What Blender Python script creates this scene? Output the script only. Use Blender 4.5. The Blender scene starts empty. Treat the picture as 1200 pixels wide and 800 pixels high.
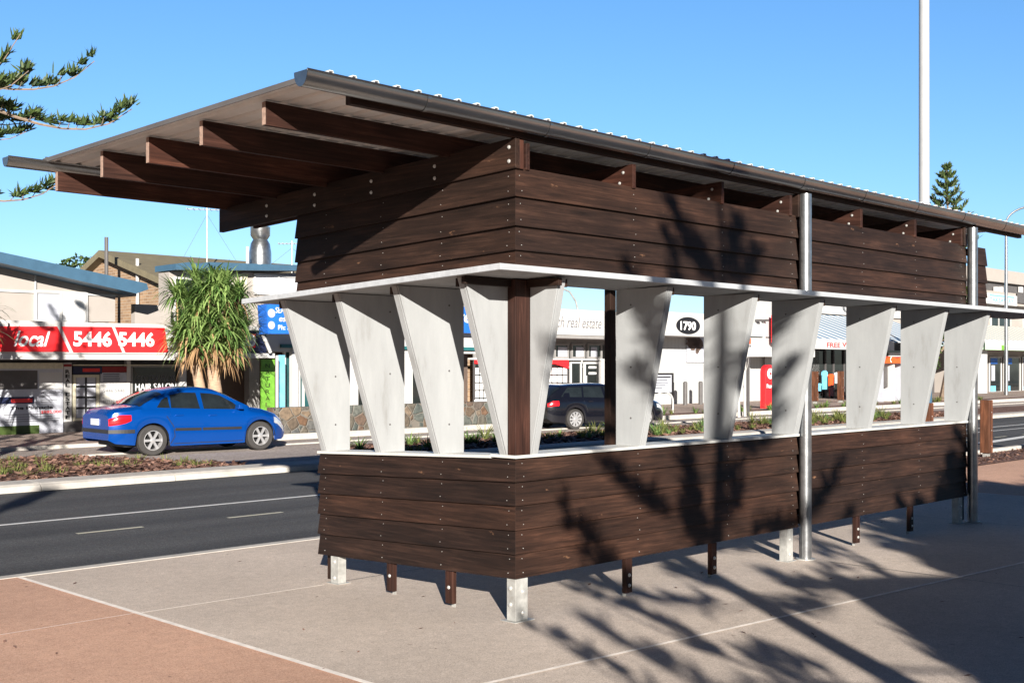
import bpy, math, random
from mathutils import Vector, Matrix
random.seed(7)
R = math.radians
sc = bpy.context.scene
COL = sc.collection

# ------------------------------------------------------------------ frames
# the street frame: u runs along the road (right and away), v across it (left and away)
PHI = R(45.4)
CP, SP = math.cos(PHI), math.sin(PHI)
OX, OY = 0.027, 9.16
F_, HZ, CX, EYE = 1370.0, 430.0, 600.0, 2.0      # survey constants of the viewpoint

def S2W(u, v, z=0.0):
    return Vector((OX + u*CP - v*SP, OY + u*SP + v*CP, z))
def W2S(x, y):
    dx, dy = x-OX, y-OY
    return (dx*CP + dy*SP, -dx*SP + dy*CP)
def usol(x, v):
    """u on the vertical plane v=const seen at picture column x"""
    t = (x-CX)/F_
    X0, Y0 = OX - v*SP, OY + v*CP
    return (t*Y0 - X0)/(CP - SP*t)
def at(x, y, v):
    u = usol(x, v); Y = OY + u*SP + v*CP
    return u, EYE + (HZ-y)*Y/F_
def gnd(x, y, z=0.0):
    Y = F_*(EYE-z)/(y-HZ)
    return W2S((x-CX)/F_*Y, Y)

# ------------------------------------------------------------------ materials
def nd(nt, t, **kw):
    n = nt.nodes.new(t)
    for k, v in kw.items(): setattr(n, k, v)
    return n
def ramp(nt, stops):
    r = nd(nt, 'ShaderNodeValToRGB')
    e = r.color_ramp.elements
    while len(e) < len(stops): e.new(0.5)
    for i, (p, c) in enumerate(stops):
        e[i].position = p; e[i].color = (c[0], c[1], c[2], 1)
    return r
def c3(c, k=1.0): return (c[0]*k, c[1]*k, c[2]*k)
def new_mat(name):
    m = bpy.data.materials.new(name); m.use_nodes = True
    nt = m.node_tree
    return m, nt, nt.nodes['Principled BSDF']
def mat(name, col, rough=0.6, metal=0.0, var=0.18, scale=3.0, bump=0.0, bscale=60.0, spec=0.5, coat=0.0, stretch=None, dirt=None):
    m, nt, b = new_mat(name); L = nt.links.new
    tc = nd(nt, 'ShaderNodeTexCoord'); mp = nd(nt, 'ShaderNodeMapping')
    L(tc.outputs['Object'], mp.inputs['Vector'])
    if stretch: mp.inputs['Scale'].default_value = stretch
    n = nd(nt, 'ShaderNodeTexNoise'); n.inputs['Scale'].default_value = scale; n.inputs['Detail'].default_value = 6
    n.inputs['Roughness'].default_value = 0.65
    L(mp.outputs[0], n.inputs['Vector'])
    stops = [(0.3, c3(col, 1-var)), (0.7, c3(col, 1+var))]
    if dirt: stops = [(0.22, dirt), (0.42, c3(col, 1-var)), (0.7, c3(col, 1+var))]
    r = ramp(nt, stops); L(n.outputs[0], r.inputs[0]); L(r.outputs[0], b.inputs['Base Color'])
    b.inputs['Roughness'].default_value = rough; b.inputs['Metallic'].default_value = metal
    b.inputs['Specular IOR Level'].default_value = spec; b.inputs['Coat Weight'].default_value = coat
    if bump:
        n2 = nd(nt, 'ShaderNodeTexNoise'); n2.inputs['Scale'].default_value = bscale; n2.inputs['Detail'].default_value = 4
        L(mp.outputs[0], n2.inputs['Vector'])
        bp = nd(nt, 'ShaderNodeBump'); bp.inputs['Strength'].default_value = bump; bp.inputs['Distance'].default_value = 0.01
        L(n2.outputs[0], bp.inputs['Height']); L(bp.outputs[0], b.inputs['Normal'])
    return m

def wood_mat(name, dark, mid, light, bleach=(0.17, 0.09, 0.05), bl=0.705, rough=0.62):
    m, nt, b = new_mat(name); L = nt.links.new
    a = nd(nt, 'ShaderNodeAttribute', attribute_name='gc')
    mp = nd(nt, 'ShaderNodeMapping'); mp.inputs['Scale'].default_value = (1.1, 26, 26); L(a.outputs['Vector'], mp.inputs['Vector'])
    g = nd(nt, 'ShaderNodeTexNoise'); g.inputs['Scale'].default_value = 1.6; g.inputs['Detail'].default_value = 9; g.inputs['Roughness'].default_value = 0.7
    g.inputs['Distortion'].default_value = 0.6
    L(mp.outputs[0], g.inputs['Vector'])
    r = ramp(nt, [(0.30, dark), (0.52, mid), (0.74, light)]); L(g.outputs[0], r.inputs[0])
    # broad weathering
    mp2 = nd(nt, 'ShaderNodeMapping'); mp2.inputs['Scale'].default_value = (1.3, 4.5, 4.5); L(a.outputs['Vector'], mp2.inputs['Vector'])
    w = nd(nt, 'ShaderNodeTexNoise'); w.inputs['Scale'].default_value = 1.2; w.inputs['Detail'].default_value = 5; L(mp2.outputs[0], w.inputs['Vector'])
    wr = ramp(nt, [(0.3, (0.62, 0.63, 0.64)), (0.52, (1.0, 0.98, 0.96)), (0.74, (1.75, 1.65, 1.55))]); L(w.outputs[0], wr.inputs[0])
    mul = nd(nt, 'ShaderNodeMix', data_type='RGBA', blend_type='MULTIPLY'); mul.inputs[0].default_value = 1
    L(r.outputs[0], mul.inputs[6]); L(wr.outputs[0], mul.inputs[7])
    # per-board value
    bi = nd(nt, 'ShaderNodeAttribute', attribute_name='bid')
    br = ramp(nt, [(0.0, (0.78, 0.80, 0.84)), (0.35, (0.95, 0.96, 0.98)), (0.7, (1.15, 1.10, 1.05)), (1.0, (1.45, 1.30, 1.20))]); L(bi.outputs['Fac'], br.inputs[0])
    mul2 = nd(nt, 'ShaderNodeMix', data_type='RGBA', blend_type='MULTIPLY'); mul2.inputs[0].default_value = 1
    L(mul.outputs[2], mul2.inputs[6]); L(br.outputs[0], mul2.inputs[7])
    # worn orange patches
    mp3 = nd(nt, 'ShaderNodeMapping'); mp3.inputs['Scale'].default_value = (2.6, 7, 7); L(a.outputs['Vector'], mp3.inputs['Vector'])
    k = nd(nt, 'ShaderNodeTexNoise'); k.inputs['Scale'].default_value = 1.5; k.inputs['Detail'].default_value = 7; k.inputs['Roughness'].default_value = 0.6; L(mp3.outputs[0], k.inputs['Vector'])
    kr = ramp(nt, [(bl-0.02, (0, 0, 0)), (bl+0.06, (1, 1, 1))]); L(k.outputs[0], kr.inputs[0])
    mx = nd(nt, 'ShaderNodeMix', data_type='RGBA'); L(kr.outputs[0], mx.inputs[0]); L(mul2.outputs[2], mx.inputs[6]); mx.inputs[7].default_value = (*bleach, 1)
    L(mx.outputs[2], b.inputs['Base Color'])
    b.inputs['Roughness'].default_value = rough; b.inputs['Specular IOR Level'].default_value = 0.22
    bp = nd(nt, 'ShaderNodeBump'); bp.inputs['Strength'].default_value = 0.35; bp.inputs['Distance'].default_value = 0.004
    L(g.outputs[0], bp.inputs['Height']); L(bp.outputs[0], b.inputs['Normal'])
    return m

def ground_mat(name, col, speck, spk2, sscale=55.0, stain=0.22, rough=0.85, patch=0.35, bump=0.5, track=False):
    m, nt, b = new_mat(name); L = nt.links.new
    tc = nd(nt, 'ShaderNodeTexCoord')
    v = nd(nt, 'ShaderNodeTexVoronoi'); v.inputs['Scale'].default_value = sscale; L(tc.outputs['Object'], v.inputs['Vector'])
    h = nd(nt, 'ShaderNodeSeparateColor'); L(v.outputs['Color'], h.inputs[0])
    r = ramp(nt, [(0.0, speck), (0.22, c3(col, 0.9)), (0.75, c3(col, 1.08)), (1.0, spk2)]); L(h.outputs[0], r.inputs[0])
    n = nd(nt, 'ShaderNodeTexNoise'); n.inputs['Scale'].default_value = patch; n.inputs['Detail'].default_value = 8; n.inputs['Roughness'].default_value = 0.62
    L(tc.outputs['Object'], n.inputs['Vector'])
    nr = ramp(nt, [(0.28, (1-stain,)*3), (0.72, (1+stain,)*3)]); L(n.outputs[0], nr.inputs[0])
    mul = nd(nt, 'ShaderNodeMix', data_type='RGBA', blend_type='MULTIPLY'); mul.inputs[0].default_value = 1
    L(r.outputs[0], mul.inputs[6]); L(nr.outputs[0], mul.inputs[7])
    n3 = nd(nt, 'ShaderNodeTexNoise'); n3.inputs['Scale'].default_value = 9; n3.inputs['Detail'].default_value = 9; n3.inputs['Roughness'].default_value = 0.75
    L(tc.outputs['Object'], n3.inputs['Vector'])
    n3r = ramp(nt, [(0.3, (0.86, 0.86, 0.86)), (0.7, (1.12, 1.12, 1.12))]); L(n3.outputs[0], n3r.inputs[0])
    mul2 = nd(nt, 'ShaderNodeMix', data_type='RGBA', blend_type='MULTIPLY'); mul2.inputs[0].default_value = 1
    L(mul.outputs[2], mul2.inputs[6]); L(n3r.outputs[0], mul2.inputs[7])
    gs = nd(nt, 'ShaderNodeTexVoronoi'); gs.inputs['Scale'].default_value = 1.7; L(tc.outputs['Object'], gs.inputs['Vector'])
    gr = ramp(nt, [(0.030, (0.72, 0.70, 0.70)), (0.048, (1, 1, 1))]); L(gs.outputs['Distance'], gr.inputs[0])
    mg = nd(nt, 'ShaderNodeMix', data_type='RGBA', blend_type='MULTIPLY'); mg.inputs[0].default_value = 1
    L(mul2.outputs[2], mg.inputs[6]); L(gr.outputs[0], mg.inputs[7]); mul2 = mg
    last = mul2
    if track:
        mt = nd(nt, 'ShaderNodeMapping'); mt.inputs['Scale'].default_value = (0.035, 1.1, 1); L(tc.outputs['Object'], mt.inputs['Vector'])
        nn = nd(nt, 'ShaderNodeTexNoise'); nn.inputs['Scale'].default_value = 1.0; nn.inputs['Detail'].default_value = 4; L(mt.outputs[0], nn.inputs['Vector'])
        nr_ = ramp(nt, [(0.35, (0.72, 0.72, 0.72)), (0.65, (1.25, 1.24, 1.22))]); L(nn.outputs[0], nr_.inputs[0])
        last = nd(nt, 'ShaderNodeMix', data_type='RGBA', blend_type='MULTIPLY'); last.inputs[0].default_value = 1
        L(mul2.outputs[2], last.inputs[6]); L(nr_.outputs[0], last.inputs[7])
    L(last.outputs[2], b.inputs['Base Color']); b.inputs['Roughness'].default_value = rough
    b.inputs['Specular IOR Level'].default_value = 0.3
    bp = nd(nt, 'ShaderNodeBump'); bp.inputs['Strength'].default_value = bump; bp.inputs['Distance'].default_value = 0.003
    L(v.outputs['Distance'], bp.inputs['Height']); L(bp.outputs[0], b.inputs['Normal'])
    return m

def leaf_mat(name, c1, c2, rough=0.5, scale=1.3, trans=0.25):
    m, nt, b = new_mat(name); L = nt.links.new
    g = nd(nt, 'ShaderNodeNewGeometry'); 
    tc = nd(nt, 'ShaderNodeTexCoord')
    n = nd(nt, 'ShaderNodeTexNoise'); n.inputs['Scale'].default_value = scale; n.inputs['Detail'].default_value = 3; L(tc.outputs['Object'], n.inputs['Vector'])
    ad = nd(nt, 'ShaderNodeMath', operation='ADD'); L(n.outputs[0], ad.inputs[0])
    ml = nd(nt, 'ShaderNodeMath', operation='MULTIPLY_ADD'); L(g.outputs['Random Per Island'], ml.inputs[0]); ml.inputs[1].default_value = 0.5; ml.inputs[2].default_value = -0.25
    L(ml.outputs[0], ad.inputs[1])
    r = ramp(nt, [(0.3, c1), (0.7, c2)]); L(ad.outputs[0], r.inputs[0]); L(r.outputs[0], b.inputs['Base Color'])
    b.inputs['Roughness'].default_value = rough
    t = nd(nt, 'ShaderNodeBsdfTranslucent'); L(r.outputs[0], t.inputs['Color'])
    mx = nd(nt, 'ShaderNodeMixShader'); mx.inputs[0].default_value = trans
    out = nt.nodes['Material Output']; L(b.outputs[0], mx.inputs[1]); L(t.outputs[0], mx.inputs[2]); L(mx.outputs[0], out.inputs['Surface'])
    return m

def brick_mat(name, c1, c2, mortar, sc_=5.0):
    m, nt, b = new_mat(name); L = nt.links.new
    tc = nd(nt, 'ShaderNodeTexCoord'); sp = nd(nt, 'ShaderNodeSeparateXYZ'); cb = nd(nt, 'ShaderNodeCombineXYZ')
    L(tc.outputs['Object'], sp.inputs[0]); ad = nd(nt, 'ShaderNodeMath', operation='ADD'); L(sp.outputs['X'], ad.inputs[0]); L(sp.outputs['Y'], ad.inputs[1]); L(ad.outputs[0], cb.inputs['X']); L(sp.outputs['Z'], cb.inputs['Y'])
    br = nd(nt, 'ShaderNodeTexBrick'); br.inputs['Scale'].default_value = sc_
    br.inputs['Color1'].default_value = (*c1, 1); br.inputs['Color2'].default_value = (*c2, 1); br.inputs['Mortar'].default_value = (*mortar, 1)
    br.inputs['Mortar Size'].default_value = 0.03; br.inputs['Row Height'].default_value = 0.45; br.inputs['Brick Width'].default_value = 1.3
    L(cb.outputs[0], br.inputs['Vector']); L(br.outputs['Color'], b.inputs['Base Color']); b.inputs['Roughness'].default_value = 0.85
    return m

def stone_mat(name):
    m, nt, b = new_mat(name); L = nt.links.new
    tc = nd(nt, 'ShaderNodeTexCoord')
    n0 = nd(nt, 'ShaderNodeTexNoise'); n0.inputs['Scale'].default_value = 2.5; L(tc.outputs['Object'], n0.inputs['Vector'])
    mxv = nd(nt, 'ShaderNodeMix', data_type='RGBA'); mxv.inputs[0].default_value = 0.12; L(tc.outputs['Object'], mxv.inputs[6]); L(n0.outputs['Color'], mxv.inputs[7])
    v = nd(nt, 'ShaderNodeTexVoronoi'); v.inputs['Scale'].default_value = 3.3; L(mxv.outputs[2], v.inputs['Vector'])
    e = nd(nt, 'ShaderNodeTexVoronoi', feature='DISTANCE_TO_EDGE'); e.inputs['Scale'].default_value = 3.3; L(mxv.outputs[2], e.inputs['Vector'])
    s = nd(nt, 'ShaderNodeSeparateColor'); L(v.outputs['Color'], s.inputs[0])
    r = ramp(nt, [(0.0, (0.10, 0.12, 0.11)), (0.28, (0.16, 0.17, 0.15)), (0.45, (0.15, 0.13, 0.10)), (0.62, (0.20, 0.105, 0.055)), (0.8, (0.13, 0.14, 0.14)), (1.0, (0.28, 0.20, 0.13))])
    L(s.outputs[0], r.inputs[0])
    n = nd(nt, 'ShaderNodeTexNoise'); n.inputs['Scale'].default_value = 9; n.inputs['Detail'].default_value = 5; L(tc.outputs['Object'], n.inputs['Vector'])
    nr = ramp(nt, [(0.3, (0.38,)*3), (0.7, (0.85,)*3)]); L(n.outputs[0], nr.inputs[0])
    mul = nd(nt, 'ShaderNodeMix', data_type='RGBA', blend_type='MULTIPLY'); mul.inputs[0].default_value = 1; L(r.outputs[0], mul.inputs[6]); L(nr.outputs[0], mul.inputs[7])
    er = ramp(nt, [(0.02, (1, 1, 1)), (0.05, (0, 0, 0))]); L(e.outputs['Distance'], er.inputs[0])
    mx = nd(nt, 'ShaderNodeMix', data_type='RGBA'); L(er.outputs[0], mx.inputs[0]); L(mul.outputs[2], mx.inputs[6]); mx.inputs[7].default_value = (0.15, 0.135, 0.115, 1)
    L(mx.outputs[2], b.inputs['Base Color']); b.inputs['Roughness'].default_value = 0.8
    bp = nd(nt, 'ShaderNodeBump'); bp.inputs['Strength'].default_value = 0.8; bp.inputs['Distance'].default_value = 0.03
    er2 = ramp(nt, [(0.0, (0, 0, 0)), (0.08, (1, 1, 1))]); L(e.outputs['Distance'], er2.inputs[0]); L(er2.outputs[0], bp.inputs['Height']); L(bp.outputs[0], b.inputs['Normal'])
    return m

def stripe_mat(name, c1, c2, scale, axis='X', thr=0.5):
    m, nt, b = new_mat(name); L = nt.links.new
    tc = nd(nt, 'ShaderNodeTexCoord'); sp = nd(nt, 'ShaderNodeSeparateXYZ'); L(tc.outputs['Object'], sp.inputs[0])
    mu = nd(nt, 'ShaderNodeMath', operation='MULTIPLY'); mu.inputs[1].default_value = scale; L(sp.outputs[axis], mu.inputs[0])
    fr = nd(nt, 'ShaderNodeMath', operation='FRACT'); L(mu.outputs[0], fr.inputs[0])
    gt = nd(nt, 'ShaderNodeMath', operation='GREATER_THAN'); gt.inputs[1].default_value = thr; L(fr.outputs[0], gt.inputs[0])
    mx = nd(nt, 'ShaderNodeMix', data_type='RGBA'); L(gt.outputs[0], mx.inputs[0]); mx.inputs[6].default_value = (*c1, 1); mx.inputs[7].default_value = (*c2, 1)
    L(mx.outputs[2], b.inputs['Base Color']); b.inputs['Roughness'].default_value = 0.6
    return m

M = {}
M['wood'] = wood_mat('dark stained hardwood', (0.0085, 0.0048, 0.0035), (0.0215, 0.0115, 0.0082), (0.045, 0.0245, 0.0172))
M['woodred'] = wood_mat('reddish hardwood', (0.014, 0.0055, 0.004), (0.036, 0.015, 0.0105), (0.075, 0.034, 0.024), bl=0.78)
M['woodpost'] = wood_mat('bollard hardwood', (0.03, 0.013, 0.008), (0.075, 0.034, 0.02), (0.13, 0.066, 0.04), bl=0.78)
M['fin'] = mat('precast panel', (0.300, 0.312, 0.318), 0.78, var=0.07, scale=1.7, bump=0.2, bscale=90, dirt=(0.20, 0.20, 0.195), stretch=(3.0, 3.0, 0.7))
M['sill'] = mat('pale sill', (0.50, 0.50, 0.48), 0.5, var=0.1, scale=5)
M['shelf'] = mat('galvanised shelf', (0.52, 0.54, 0.56), 0.42, 0.35, var=0.14, scale=5, stretch=(0.5, 3, 3))
M['galv'] = mat('galvanised steel', (0.36, 0.375, 0.385), 0.30, 0.9, var=0.25, scale=9, bump=0.05)
M['galvmatte'] = mat('weathered galvanised steel', (0.42, 0.42, 0.40), 0.55, 0.3, var=0.22, scale=8, dirt=(0.24, 0.22, 0.19))
M['gutter'] = mat('zincalume gutter', (0.34, 0.33, 0.32), 0.24, 0.95, var=0.22, scale=3, stretch=(0.35, 3, 3))
M['sheet'] = mat('roof sheeting', (0.70, 0.71, 0.70), 0.5, 0.15, var=0.12, scale=2)
M['endgrain'] = mat('sawn end grain', (0.28, 0.19, 0.15), 0.8, var=0.3, scale=30)
M['bolt'] = mat('bolt steel', (0.62, 0.62, 0.60), 0.35, 0.6, var=0.1)
M['plaza'] = ground_mat('exposed aggregate', (0.535, 0.455, 0.39), (0.38, 0.315, 0.265), (0.64, 0.56, 0.50), 150, stain=0.17)
M['red'] = ground_mat('terracotta paving', (0.56, 0.345, 0.245), (0.40, 0.22, 0.155), (0.62, 0.41, 0.31), 150, stain=0.17)
M['asphalt'] = ground_mat('asphalt', (0.066, 0.066, 0.068), (0.036, 0.036, 0.037), (0.12, 0.12, 0.12), 90, stain=0.14, track=True)
M['bay'] = ground_mat('parking bay paving', (0.36, 0.31, 0.28), (0.24, 0.20, 0.18), (0.48, 0.43, 0.39), 30)
M['path'] = ground_mat('footpath', (0.36, 0.28, 0.24), (0.18, 0.14, 0.12), (0.40, 0.33, 0.29), 25)
M['land'] = ground_mat('land', (0.20, 0.19, 0.16), (0.12, 0.11, 0.09), (0.28, 0.26, 0.22), 12)
M['kerb'] = mat('kerb concrete', (0.46, 0.435, 0.40), 0.8, var=0.12, scale=4, bump=0.2, dirt=(0.34, 0.32, 0.29))
M['line'] = mat('road paint', (0.72, 0.72, 0.70), 0.6, var=0.12, scale=9)
M['yline'] = mat('worn cream paint', (0.55, 0.52, 0.40), 0.6, var=0.15, scale=14)
M['joint'] = mat('pale joint', (0.82, 0.76, 0.70), 0.8, var=0.2, scale=8)
M['soil'] = ground_mat('bark mulch', (0.14, 0.075, 0.055), (0.05, 0.028, 0.02), (0.32, 0.20, 0.15), 22, bump=1.0)
M['chip'] = leaf_mat('bark chips', (0.07, 0.032, 0.024), (0.30, 0.17, 0.125), 0.8, 3.0, 0.0)
M['needle'] = leaf_mat('pine needles', (0.028, 0.055, 0.020), (0.085, 0.13, 0.035), 0.55, 1.5, 0.2)
M['leaf'] = leaf_mat('broad leaves', (0.03, 0.06, 0.015), (0.10, 0.15, 0.035), 0.5, 0.8, 0.25)
M['pandan'] = leaf_mat('strap leaves', (0.075, 0.155, 0.04), (0.28, 0.40, 0.13), 0.35, 1.2, 0.25)
M['dead'] = leaf_mat('dry fronds', (0.20, 0.11, 0.05), (0.42, 0.27, 0.14), 0.7, 2.0, 0.15)
M['grass'] = leaf_mat('grass blades', (0.08, 0.11, 0.025), (0.24, 0.26, 0.08), 0.55, 2.0, 0.25)
M['bark'] = mat('bark', (0.20, 0.15, 0.11), 0.9, var=0.35, scale=9, bump=0.6, bscale=25)
M['pbark'] = mat('pandanus bark', (0.36, 0.25, 0.17), 0.85, var=0.3, scale=6, bump=0.6, bscale=18, stretch=(1, 1, 4))
M['cream'] = mat('cream render', (0.335, 0.305, 0.28), 0.8, var=0.05, scale=1.5)
M['white'] = mat('white paint', (0.50, 0.50, 0.495), 0.6, var=0.05, scale=1.5)
M['whitewall'] = stripe_mat('white ribbed cladding', (0.40, 0.415, 0.415), (0.375, 0.39, 0.395), 3.2, 'X', 0.5)
M['grey'] = mat('grey paint', (0.25, 0.245, 0.24), 0.7, var=0.1)
M['dgrey'] = mat('dark grey', (0.085, 0.08, 0.08), 0.6, var=0.15)
M['black'] = mat('black', (0.012, 0.012, 0.013), 0.5, var=0.2)
M['brown'] = mat('brown wall', (0.10, 0.07, 0.055), 0.8, var=0.15)
M['redpaint'] = mat('red sign', (0.75, 0.02, 0.025), 0.45, var=0.05)
M['dred'] = mat('deep red sign', (0.22, 0.012, 0.015), 0.5, var=0.08)
M['navy'] = mat('navy sign', (0.012, 0.018, 0.055), 0.5, var=0.1)
M['blue'] = mat('blue sign', (0.015, 0.13, 0.55), 0.45, var=0.08)
M['lblue'] = mat('pale blue sign', (0.16, 0.50, 0.72), 0.5, var=0.25, scale=2.5)
M['green'] = mat('green banner', (0.12, 0.30, 0.03), 0.6, var=0.45, scale=2.5)
M['pgreen'] = mat('pale green fascia', (0.45, 0.62, 0.42), 0.6, var=0.1)
M['teal'] = mat('teal trim', (0.015, 0.12, 0.13), 0.5, var=0.1)
M['bluetrim'] = mat('blue roof trim', (0.045, 0.105, 0.17), 0.45, var=0.12)
M['olive'] = mat('olive roof', (0.175, 0.15, 0.095), 0.7, var=0.15)
M['orange'] = mat('orange hood', (0.80, 0.10, 0.02), 0.4, var=0.05)
M['txtw'] = mat('white lettering', (0.82, 0.82, 0.82), 0.5, var=0.02)
M['txtk'] = mat('black lettering', (0.01, 0.01, 0.012), 0.5, var=0.02)
M['txtg'] = mat('grey lettering', (0.14, 0.14, 0.15), 0.5, var=0.05)
M['txtr'] = mat('red lettering', (0.60, 0.03, 0.03), 0.5, var=0.05)
M['glass'] = mat('shop glass', (0.014, 0.018, 0.018), 0.06, var=0.3, scale=1.2, spec=0.8)
M['tealglass'] = mat('teal glass', (0.02, 0.07, 0.075), 0.08, var=0.4, scale=0.8, spec=0.8)
M['paper'] = mat('pale poster', (0.42, 0.44, 0.50), 0.55, var=0.12, scale=3)
M['brick'] = brick_mat('tan brick', (0.34, 0.22, 0.13), (0.22, 0.14, 0.085), (0.40, 0.34, 0.27), 4.2)
M['stone'] = stone_mat('crazy stone')
M['striped'] = stripe_mat('blue and white sheet awning', (0.10, 0.20, 0.33), (0.62, 0.66, 0.68), 1.1, 'X', 0.45)
M['wstriped'] = stripe_mat('pale ribbed awning', (0.30, 0.31, 0.30), (0.62, 0.62, 0.58), 1.0, 'X', 0.3)
M['curtain'] = stripe_mat('white curtain', (0.62, 0.63, 0.66), (0.50, 0.52, 0.56), 2.2, 'X', 0.5)
M['carblue'] = mat('blue car paint', (0.0006, 0.058, 0.30), 0.22, 0.3, var=0.02, coat=0.45)
M['carblack'] = mat('black car paint', (0.006, 0.007, 0.012), 0.18, 0.2, var=0.02, coat=1.0)
M['carglass'] = mat('car glass', (0.012, 0.016, 0.018), 0.04, var=0.4, scale=2.0, spec=0.9)
M['trim'] = mat('black plastic', (0.018, 0.018, 0.02), 0.55, var=0.1)
M['rubber'] = mat('tyre rubber', (0.035, 0.033, 0.032), 0.8, var=0.2, scale=8)
M['alloy'] = mat('alloy', (0.55, 0.55, 0.56), 0.35, 0.6, var=0.05)
M['tail'] = mat('tail lamp', (0.55, 0.008, 0.015), 0.15, var=0.25, scale=6, coat=1.0)
M['lamp'] = mat('clear lamp', (0.5, 0.52, 0.55), 0.12, var=0.2, scale=6, coat=1.0)
M['polew'] = mat('white pole', (0.40, 0.41, 0.42), 0.35, 0.1, var=0.08)
M['whitebark'] = mat('white bark', (0.55, 0.53, 0.50), 0.8, var=0.15, scale=8)

# ------------------------------------------------------------------ mesh builder
class MB:
    def __init__(s): s.v = []; s.f = []; s.g = []; s.b = []
    def add(s, pts, faces, gc=None, bid=None):
        n = len(s.v); s.v += [tuple(p) for p in pts]
        s.f += [tuple(n+i for i in f) for f in faces]
        if gc is None: gc = [tuple(p) for p in pts]
        s.g += gc
        b = random.random() if bid is None else bid
        s.b += [b]*len(pts)
    def hexa(s, p, gaxis=None):
        """p: 8 points, bottom ring 0-3, top ring 4-7"""
        P = [Vector(q) for q in p]
        ex, ey, ez = (P[1]-P[0]), (P[3]-P[0]), (P[4]-P[0])
        ls = [ex.length, ey.length, ez.length]
        k = ls.index(max(ls)) if gaxis is None else gaxis
        order = [k] + [i for i in (0, 1, 2) if i != k]
        o = (random.uniform(0, 50), random.uniform(0, 50), random.uniform(0, 50))
        gc = []
        for q in P:
            d = q-P[0]
            loc = [d.dot(e)/max(e.length, 1e-6) for e in (ex, ey, ez)]
            gc.append(tuple(loc[order[j]]+o[j] for j in range(3)))
        s.add(p, [(0, 3, 2, 1), (4, 5, 6, 7), (0, 1, 5, 4), (1, 2, 6, 5), (2, 3, 7, 6), (3, 0, 4, 7)], gc)
    def box(s, x0, x1, y0, y1, z0, z1, zf=None, gaxis=None):
        if x0 > x1: x0, x1 = x1, x0
        if y0 > y1: y0, y1 = y1, y0
        if z0 > z1: z0, z1 = z1, z0
        p = [(x0, y0, z0), (x1, y0, z0), (x1, y1, z0), (x0, y1, z0), (x0, y0, z1), (x1, y0, z1), (x1, y1, z1), (x0, y1, z1)]
        if zf: p = [(a, b, zf(b, c)) for a, b, c in p]
        s.hexa(p, gaxis)
    def prism(s, poly, f0, f1):
        """poly of 2D points; f0, f1 map (a,b) to 3D"""
        n = len(poly)
        pts = [f0(*q) for q in poly] + [f1(*q) for q in poly]
        fc = [tuple(range(n-1, -1, -1)), tuple(range(n, 2*n))] + [(i, (i+1) % n, n+(i+1) % n, n+i) for i in range(n)]
        s.add(pts, fc)
    def tube(s, path, rad, n=10, caps=True):
        P = [Vector(p) for p in path]
        if not isinstance(rad, (list, tuple)): rad = [rad]*len(P)
        rings = []; up = None
        for i, p in enumerate(P):
            d = (P[min(i+1, len(P)-1)] - P[max(i-1, 0)]).normalized()
            if up is None:
                up = Vector((0, 0, 1)) if abs(d.z) < 0.9 else Vector((1, 0, 0))
            a = d.cross(up).normalized(); b = a.cross(d).normalized(); up = b
            rings.append([p + (a*math.cos(2*math.pi*k/n) + b*math.sin(2*math.pi*k/n))*rad[i] for k in range(n)])
        pts = [q for r_ in rings for q in r_]; fc = []
        for i in range(len(P)-1):
            for k in range(n):
                fc.append((i*n+k, i*n+(k+1) % n, (i+1)*n+(k+1) % n, (i+1)*n+k))
        if caps:
            fc.append(tuple(range(n))[::-1]); fc.append(tuple((len(P)-1)*n+k for k in range(n)))
        s.add(pts, fc)
    def lathe(s, prof, c=(0, 0, 0), n=24, axis='z', caps=True):
        """prof: (radius, height)"""
        pts = []; fc = []
        for r_, h in prof:
            for k in range(n):
                a = 2*math.pi*k/n; x, y = r_*math.cos(a), r_*math.sin(a)
                if axis == 'z': q = (c[0]+x, c[1]+y, c[2]+h)
                elif axis == 'y': q = (c[0]+x, c[1]+h, c[2]+y)
                else: q = (c[0]+h, c[1]+x, c[2]+y)
                pts.append(q)
        for i in range(len(prof)-1):
            for k in range(n): fc.append((i*n+k, i*n+(k+1) % n, (i+1)*n+(k+1) % n, (i+1)*n+k))
        if caps and prof[0][0] > 1e-5: fc.append(tuple(range(n))[::-1])
        if caps and prof[-1][0] > 1e-5: fc.append(tuple((len(prof)-1)*n+k for k in range(n)))
        s.add(pts, fc)
    def blade(s, base, d, up, L, w, droop=0.5, seg=3):
        """strap leaf"""
        d = Vector(d).normalized(); side = d.cross(Vector((0, 0, 1)))
        if side.length < 1e-3: side = Vector((1, 0, 0))
        side.normalize(); p = Vector(base); pts = []; dirv = (d + Vector((0, 0, up))).normalized()
        for i in range(seg+1):
            t = i/seg; ww = w*(1-t**1.6)*0.5 + 0.0008
            pts += [p-side*ww, p+side*ww]
            p = p + dirv*(L/seg); dirv = (dirv + Vector((0, 0, -droop/seg))).normalized()
        s.add(pts, [(2*i, 2*i+1, 2*i+3, 2*i+2) for i in range(seg)])
    def mesh(s, name, mat_, base=(0, 0, 0), smooth=False):
        me = bpy.data.meshes.new(name)
        me.from_pydata([(a-base[0], b-base[1], c-base[2]) for a, b, c in s.v], [], s.f)
        at_ = me.attributes.new('gc', 'FLOAT_VECTOR', 'POINT'); at_.data.foreach_set('vector', [x for g in s.g for x in g])
        bt = me.attributes.new('bid', 'FLOAT', 'POINT'); bt.data.foreach_set('value', s.b)
        me.materials.append(mat_)
        if smooth:
            me.polygons.foreach_set('use_smooth', [True]*len(me.polygons))
            try: me.set_sharp_from_angle(angle=R(38))
            except Exception: pass
        me.update()
        return me

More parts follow.
